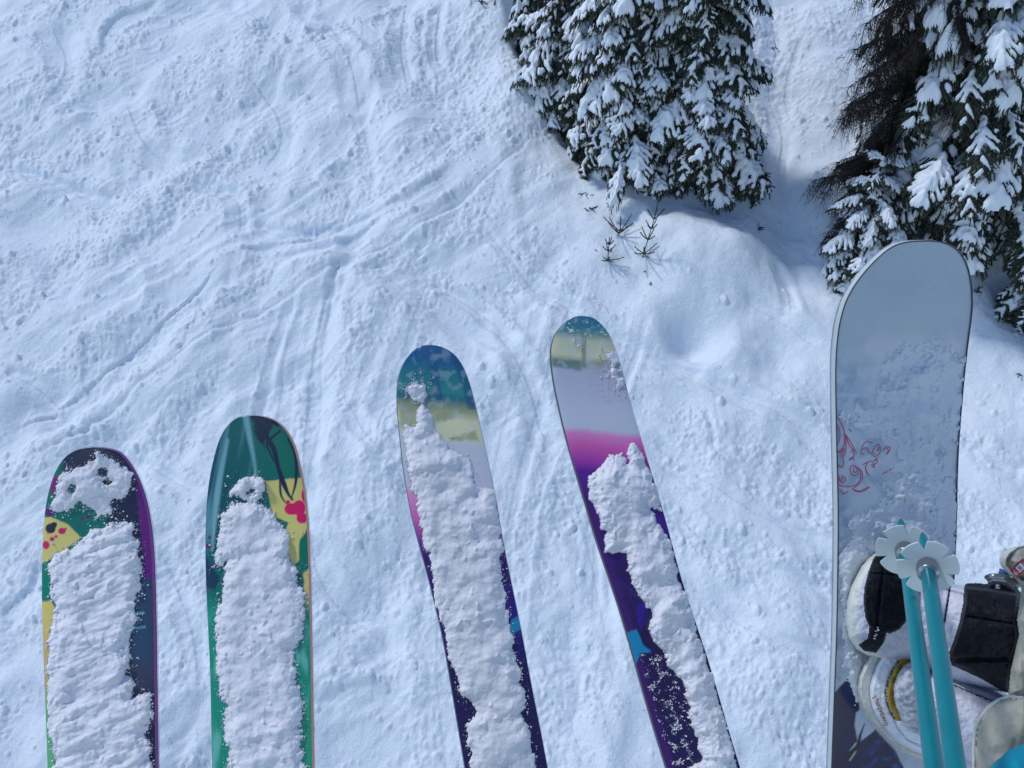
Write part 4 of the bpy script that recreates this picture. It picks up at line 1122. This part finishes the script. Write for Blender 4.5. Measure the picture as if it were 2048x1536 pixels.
boot1 = thing('boot', (0, 0, 0), None, None); boot1.parent = person
tag(boot1, 'white boot under black binding straps')
inner1 = lambda x, y: sdist(x, y, INN1) > 0
relief([(lambda x, y: sdist(x, y, CAP) > 0, 'toe_strap', M['strap_black'], board), (lambda x, y: sdist(x, y, LAD) > 0, 'ladder_strap', M['strap_black'], board),
        (lambda x, y: sdist(x, y, ANK) > 0, 'ankle_strap', M['strap_black'], board),
        (lambda x, y: (sdist(x, y, B1) > 0) & (np.abs(x - 1888 - 0.16 * (1250 - y)) < 1.8) & (y < 1245) & (y > 1170), 'seam', M['dirt'], boot1),
        (lambda x, y: (sdist(x, y, B1) > 0) & inner1(x, y), 'upper', M['boot_body'], boot1),
        (lambda x, y: sdist(x, y, B1) > 0, 'sole', M['boot_cream'], boot1)], h1, 1685, 1090, 2110, 1400, 1.5)

# lower boot, free foot resting on the board
B2 = [(1757, 1291), (1741, 1307), (1726, 1332), (1717, 1353), (1714.5, 1375), (1717, 1397), (1724, 1418), (1733, 1436), (1748, 1454), (1773, 1481), (1802, 1503), (1847, 1521), (1900, 1545), (1960, 1600), (2120, 1680), (2120, 1440), (2017, 1390), (1960, 1362), (1904, 1336), (1860, 1312), (1823, 1298), (1793, 1289), (1772, 1288)]
S1 = zs([(830, 175), (760, 195), (690, 290), (625, 400), (583, 520), (552, 640), (560, 760), (590, 880), (640, 980), (720, 1090), (800, 1200), (860, 1250), (1000, 1330)], 5.567, 1640, 1260) + [(1900, 1530), (2120, 1670), (2120, 1445), (2017, 1394), (1904, 1341), (1823, 1302)]
S2 = zs([(1030, 275), (930, 285), (830, 425), (770, 555), (742, 680), (752, 800), (788, 900), (838, 985), (870, 1080), (980, 1210)], 5.567, 1640, 1260) + [(1900, 1516), (2120, 1660), (2120, 1450), (2017, 1404), (1904, 1352), (1850, 1325), (1828, 1312)]
S3 = zs([(1040, 325), (930, 400), (862, 500), (820, 620), (822, 740), (852, 860), (895, 965), (920, 1050), (1010, 1130)], 5.567, 1640, 1260) + [(1860, 1480), (1900, 1500), (2120, 1650), (2120, 1456), (2017, 1412), (1904, 1362), (1850, 1335)]
BODY = [(1866, 1330), (1858, 1400), (1862, 1470), (1875, 1560), (2120, 1700), (2120, 1440), (2017, 1400), (1904, 1346)]


def h2(px, py):
    d = sdist(px, py, B2); d1 = sdist(px, py, S1); d2 = sdist(px, py, S2); d3 = sdist(px, py, S3)
    z = 0.040 * sstep(0, 8, np.maximum(d, 0)) + 0.020 * sstep(-4, 8, d1) - 0.006 * np.exp(-(d1 / 2.0) ** 2) + 0.014 * np.clip(d1 / 40, 0, 1) + 0.010 * sstep(-2, 5, d2) - 0.005 * np.exp(-((d2 + 2) / 1.8) ** 2)
    z = z + 0.045 * np.sqrt(1 - np.clip(1 - np.clip(d3, 0, 80) / 80, 0, 1) ** 2) + 0.0006 * np.clip(px - 1860, 0, 400) + 0.004 * sstep(-2, 6, sdist(px, py, BODY))
    z = z - 0.004 * np.exp(-((py - 1373 - 0.42 * (px - 1915)) / 2.0) ** 2) * (px > 1890)
    return z + 0.0016 * fbm(px / 10, py / 10, 2, 311)


boot2 = thing('boot', (0, 0, 0), None, None); boot2.parent = person
tag(boot2, 'cream and white boot with gold band and orange lettering')
IN = lambda P: (lambda x, y: sdist(x, y, P) > 0)
def seam2(x, y): return (np.abs(y - 1373 - 0.42 * (x - 1915) - 3 * vnoise(x / 6, y / 6, 320)) < 1.6) & (x > 1908) & (x < 1985)
def seam3(x, y): return (np.abs(sdist(x, y, S2) + 1.2) < 0.9) & (vnoise(x / 5, y / 5, 322) > -0.15) & (x < 1850) & (y < 1440)
def gold(x, y): return IN(S2)(x, y) & ~IN(S3)(x, y) & (x < 1850) & (y < 1442 + 0 * x)
relief([(lambda x, y: seam2(x, y) & IN(S3)(x, y), 'seam', M['dirt'], boot2), (seam3, 'stitching', M['dirt'], boot2), (gold, 'gold_band', M['gold'], boot2),
        (lambda x, y: IN(S3)(x, y) & ~IN(BODY)(x, y), 'toe_panel', M['boot_grey'], boot2), (IN(BODY), 'upper', M['boot_body'], boot2),
        (IN(S1), 'toe_bumper', M['boot_white'], boot2), (IN(B2), 'sole', M['boot_cream'], boot2)], h2, 1708, 1280, 2130, 1690, 1.5)


# lettering helper: text mesh mapped onto the board-based relief
def lettering(name, text, corner, ex, ey, size, hfun, lift, mat, parent, shear=0.0, bend=None):
    cu = bpy.data.curves.new(name, 'FONT'); cu.body = text; cu.size = 1.0; cu.extrude = 0.0; cu.shear = shear; cu.resolution_u = 3
    tmp = bpy.data.objects.new(name, cu); COL.objects.link(tmp)
    bpy.context.view_layer.update()
    me = bpy.data.meshes.new_from_object(tmp.evaluated_get(bpy.context.evaluated_depsgraph_get()))
    bpy.data.objects.remove(tmp); bpy.data.curves.remove(cu)
    n = len(me.vertices); co = np.zeros(n * 3); me.vertices.foreach_get('co', co); co = co.reshape(-1, 3) * size
    if bend: co[:, 1] += bend * (co[:, 0] / (co[:, 0].max() + 1e-6)) ** 2
    px = corner[0] + co[:, 0] * ex[0] + co[:, 1] * ey[0]; py = corner[1] + co[:, 0] * ex[1] + co[:, 1] * ey[1]
    P3 = plb.hit(px, py, hfun(px, py) + lift)
    me.vertices.foreach_set('co', P3.astype(np.float32).ravel()); me.update()
    me.materials.clear(); me.materials.append(mat)
    return put(name, me, parent)


M['orange_print'], _, _ = new_mat('orange_print', srgb(150, 84, 44) * 1.1, 0.5)
ex = np.array([(1774 - 1744), (1455 - 1393)], float); ex /= np.linalg.norm(ex); ey = np.array([ex[1], -ex[0]])
lettering('lettering', 'thirtytwo', (1743.5, 1393.5), ex, ey, 17.0, h2, 0.0012, M['orange_print'], boot2, 0.25, -3.0)

# trousers
L1 = [(2110, 1085), (2048, 1090), (2031.6, 1093), (2018.6, 1097), (2005.6, 1104.7), (2000, 1114), (1999, 1124), (2002, 1133), (2009, 1140.5), (2020, 1150), (2031, 1161), (2042, 1176), (2041, 1207), (2034, 1239), (2038, 1270), (2029, 1309), (2022, 1339), (2019, 1364), (2017, 1389), (2040, 1410), (2110, 1430)]
R1 = [(2110, 1088), (2048, 1092), (2035, 1095), (2019, 1107), (2011.5, 1119), (2012, 1129.5), (2017, 1136), (2030, 1150), (2042, 1160), (2110, 1180)]
L2 = zs([(1390, 390), (1230, 440), (1050, 555), (900, 750), (835, 900), (820, 1100), (815, 1300), (815, 1536)], 7.837, 1840, 1340) + [(1950, 1620), (1980, 1700), (2120, 1700), (2120, 1410), (2048, 1393)]
R2 = zs([(1630, 430), (1390, 460), (1250, 500), (1100, 610), (980, 770), (915, 910), (890, 1100), (880, 1300), (878, 1536)], 7.837, 1840, 1340) + [(1958, 1620), (1990, 1700), (2120, 1700), (2120, 1420)]


def hl1(px, py):
    d = np.maximum(sdist(px, py, L1), 0); d2 = sdist(px, py, R1)
    return 0.25 + 0.05 * np.sqrt(1 - np.clip(1 - d / 40, 0, 1) ** 2) + 0.010 * sstep(-6, -1, d2) * (1 - sstep(-1, 3, d2)) * (py < 1170) + 0.008 * fbm(px / 24, py / 40, 2, 330)


def hl2(px, py):
    d = np.maximum(sdist(px, py, L2), 0); d2 = sdist(px, py, R2)
    return 0.27 + 0.012 * np.sqrt(1 - np.clip(1 - d / 5, 0, 1) ** 2) - 0.006 * sstep(-1, 2, d2) + 0.05 * np.sqrt(1 - np.clip(1 - np.maximum(d2, 0) / 110, 0, 1) ** 2) + 0.004 * fbm(px / 30, py / 40, 2, 331) + 0.0003 * np.clip(px - 1950, 0, 300)


for (L_, R_, hh, bx, lab) in ((L1, R1, hl1, (1990, 1075, 2112, 1435), None), (L2, R2, hl2, (1935, 1380, 2122, 1702), None)):
    leg = thing('trouser_leg', (0, 0, 0), None, None); leg.parent = person
    rimf = (lambda x, y, L_=L_, R_=R_: IN(L_)(x, y) & ~IN(R_)(x, y) & ((y < 1150) if L_ is L1 else True))
    relief([(rimf, 'cuff_hem', M['trouser_rim'], leg), (IN(L_), 'fabric', M['trouser'], leg)], hh, *bx, 1.5)
    if L_ is L1:
        M['tag_red'], _, _ = new_mat('tag_red', srgb(150, 26, 48) * 1.2, 0.6); M['tag_white'], _, _ = new_mat('tag_white', srgb(206, 200, 214) * 1.1, 0.6)
        ex = np.array([18.5, -17.0]); ex /= np.linalg.norm(ex); ey = np.array([ex[1], -ex[0]]); o = np.array([2019, 1140.5])
        def quad(name, c, mat, lift, par):
            P = np.array([o + ex * a + (-ey) * b_ * -1 for a, b_ in c])
            n_ = 7; g = np.linspace(0, 1, n_); G = (P[0][None, None] * (1 - g)[:, None, None] + P[1][None, None] * g[:, None, None]) * (1 - g)[None, :, None] + (P[3][None, None] * (1 - g)[:, None, None] + P[2][None, None] * g[:, None, None]) * g[None, :, None]
            Vt = plb.hit(G[..., 0], G[..., 1], 0.306 + lift + 0 * G[..., 0]).reshape(-1, 3)
            return put(name, mesh_np(name, Vt, flip_to(Vt, grid_quads(n_, n_), plb.n), None, mat), par)
        tg = thing('label_tag', (0, 0, 0), None, None); tg.parent = leg
        quad('cloth', [(0, 0), (36, 0), (36, -22), (0, -22)], M['tag_red'], 0.0, tg)
        quad('cloth', [(12, -4), (27, -4), (27, -18), (12, -18)], M['tag_white'], 0.0008, tg)
        hc = lambda x, y: 0.306 + 0 * x
        c0 = o + ex * 1.5 + ey * -17
        lettering('lettering', '6', c0, ex, ey, 16, hc, 0.0012, M['tag_white'], tg)
        lettering('lettering', '8', o + ex * 15 + ey * -16.5, ex, ey, 14, hc, 0.0020, M['tag_red'], tg)
        lettering('lettering', '6', o + ex * 27.5 + ey * -17, ex, ey, 14, hc, 0.0012, M['tag_white'], tg)

SLV = [(1976, 1540), (1986, 1527), (1999, 1516), (2018, 1499), (2048, 1488), (2120, 1470), (2130, 1700), (1990, 1700), (1974, 1600)]
relief([(IN(SLV), 'sleeve', M['teal'], person)], lambda px, py: 0.40 + 0.06 * np.sqrt(1 - np.clip(1 - np.maximum(sdist(px, py, SLV), 0) / 70, 0, 1) ** 2), 1970, 1465, 2132, 1702, 2.0)

# buckle of the ankle strap and snow crumbs on the ladder
def tube_px(name, pts, hs, rad, mat, parent, sides=8):
    c = catmull(pts, 5); hv = np.interp(np.linspace(0, 1, len(c)), np.linspace(0, 1, len(hs)), hs)
    V, q, t = lathe_path(plb.hit(c[:, 0], c[:, 1], hv), np.full(len(c), rad), sides)
    return put(name, mesh_np(name, V, q, t, mat), parent)


bk = thing('buckle', (0, 0, 0), None, None); bk.parent = board
tube_px('lever', [(1974, 1155), (1985, 1152), (2005, 1154), (2025, 1162), (2034, 1172)], [0.25, 0.265, 0.27, 0.26, 0.25], 0.0036, M['buckle'], bk)
tube_px('lever', [(1978, 1161), (1992, 1158), (2010, 1161), (2026, 1170)], [0.252, 0.267, 0.27, 0.26], 0.0030, M['buckle'], bk)
M['blue_clip'], _, _ = new_mat('blue_clip', srgb(60, 92, 150), 0.4)
tube_px('clip', [(1998, 1143), (2008, 1146), (2016, 1149)], [0.23, 0.235, 0.23], 0.0048, M['blue_clip'], bk)
tube_px('rivet', [(1992, 1173), (1998, 1174)], [0.255, 0.256], 0.0032, M['buckle'], bk)
for x, y in ((1752, 1262), (1755, 1255), (1750, 1272), (1756.5, 1260), (1752.5, 1269), (1749, 1277)):
    e = np.array([3.6, 1.6]); c = np.array([[x, y] - e / 2, [x, y] + e / 2])
    P3 = plb.hit(c[:, 0], c[:, 1], h1(c[:, 0], c[:, 1]) + 0.0006); V, q, t = lathe_path(np.linspace(P3[0], P3[1], 4), np.array([0.0008, 0.0012, 0.0012, 0.0008]), 6)
    put('notch', mesh_np('notch', V, q, t, M['boot_white']), board)
keepworld(board); bpy.context.view_layer.update()
inv = Matrix.Translation(person.location).inverted()
for c in person.children: c.matrix_parent_inverse = inv

# ------------------------------------------------------------------ ski poles
nmat('pole_teal', srgb(0, 134, 146) * 0.74, srgb(0, 142, 152) * 0.74, 30, 0.32, None, 0.25, 0.0)
M['basket_white'], _, b = new_mat('basket_white', srgb(186, 198, 198) * 1.15, 0.5, 0.4)
b.inputs['Subsurface Weight'].default_value = 0.0


def pole(label, tip, hub, bot, d_hub, d_bot, rot, RB, TL):
    Phub = unproj(hub[0], hub[1], d_hub); Pb = unproj(bot[0], bot[1], d_bot)
    ax = Pb - Phub; ln = np.linalg.norm(ax); ax /= ln
    # tip end: carried on along the shaft to the length that shows above the basket
    d = rays(tip[0], tip[1]); k = 0.065
    root = thing('ski_pole', Phub, label, 'ski pole', 'pair of teal ski poles held at right')
    top = Phub - ax * TL
    def sh(name, P, R, mat, par=root, sides=20):
        V, q, t = lathe_path(P, R, sides); return put(name, mesh_np(name, V - Phub, q, t, mat), par)
    s = np.linspace(0, 1, 12)[:, None]
    sh('shaft', Phub + ax * (0.012 + (ln + 0.35) * s), np.linspace(0.0088, 0.0098, 12), M['pole_teal'])
    sh('lower_shaft', top + ax * (TL - 0.008) * s, np.concatenate([[0.004, 0.0052], np.linspace(0.0052, 0.0058, 10)]), M['pole_teal'])
    sh('tip', top - ax * 0.006 + ax * 0.012 * s, np.linspace(0.0025, 0.0045, 12), M['steel'])
    sh('collar', Phub - ax * 0.006 + ax * 0.022 * s, 0.0125 + 0.0012 * np.sin(np.linspace(0, 3.14, 12)), M['buckle'])
    # six petalled powder basket
    u = np.cross(ax, [0, 0, 1.0]); u /= np.linalg.norm(u); v = np.cross(ax, u)
    n = 240; th = np.linspace(0, 2 * math.pi, n, endpoint=False)
    ph = ((th / (2 * math.pi) * 6 + rot) % 1.0)          # 0..1 across one petal
    slot = np.minimum(ph, 1 - ph)
    R = RB * (1 - 0.06 * (np.abs(ph - 0.5) * 2) ** 2) / np.clip(np.cos((ph - 0.5) * 0.55), 0.8, 1)
    R = R * (1 - 0.38 * np.clip(1 - slot / 0.13, 0, 1) ** 0.8)
    rings = [0.010, 0.45, 0.75, 1.0]; Vl = []
    for sgn in (1, -1):
        for i, f in enumerate(rings):
            rr_ = np.full(n, 0.010) if i == 0 else 0.010 + (R - 0.010) * f
            hgt = -0.006 * (rr_ / 0.045) ** 2
            Vl.append(u * (np.cos(th) * rr_)[:, None] + v * (np.sin(th) * rr_)[:, None] + ax * (0.0014 * sgn - hgt * 0 + 0.10 * (0.0445 - rr_) * 0 - 0.006 * (1 - rr_ / 0.0445))[:, None])
    V = np.concatenate(Vl); k = np.arange(n); kk = (k + 1) % n; q = []
    for b0 in (0, 4):
        for i in range(3): q.append(np.stack([(b0 + i) * n + k, (b0 + i) * n + kk, (b0 + i + 1) * n + kk, (b0 + i + 1) * n + k], -1))
    q.append(np.stack([3 * n + k, 3 * n + kk, 7 * n + kk, 7 * n + k], -1)); q.append(np.stack([k, kk, 4 * n + kk, 4 * n + k], -1))
    put('basket', mesh_np('basket', V, np.concatenate(q), None, M['basket_white'], False), root)
    return root


pole('teal ski pole with the further white basket, left of the two poles', (1803, 1045), (1809.5, 1101), (1868, 1536), 1.30, 0.90, 0.35, 0.039, 0.09)
pole('teal ski pole with the nearer white basket, right of the two poles', (1844, 1062), (1855, 1135), (1911, 1536), 1.14, 0.83, 0.1, 0.036, 0.08)
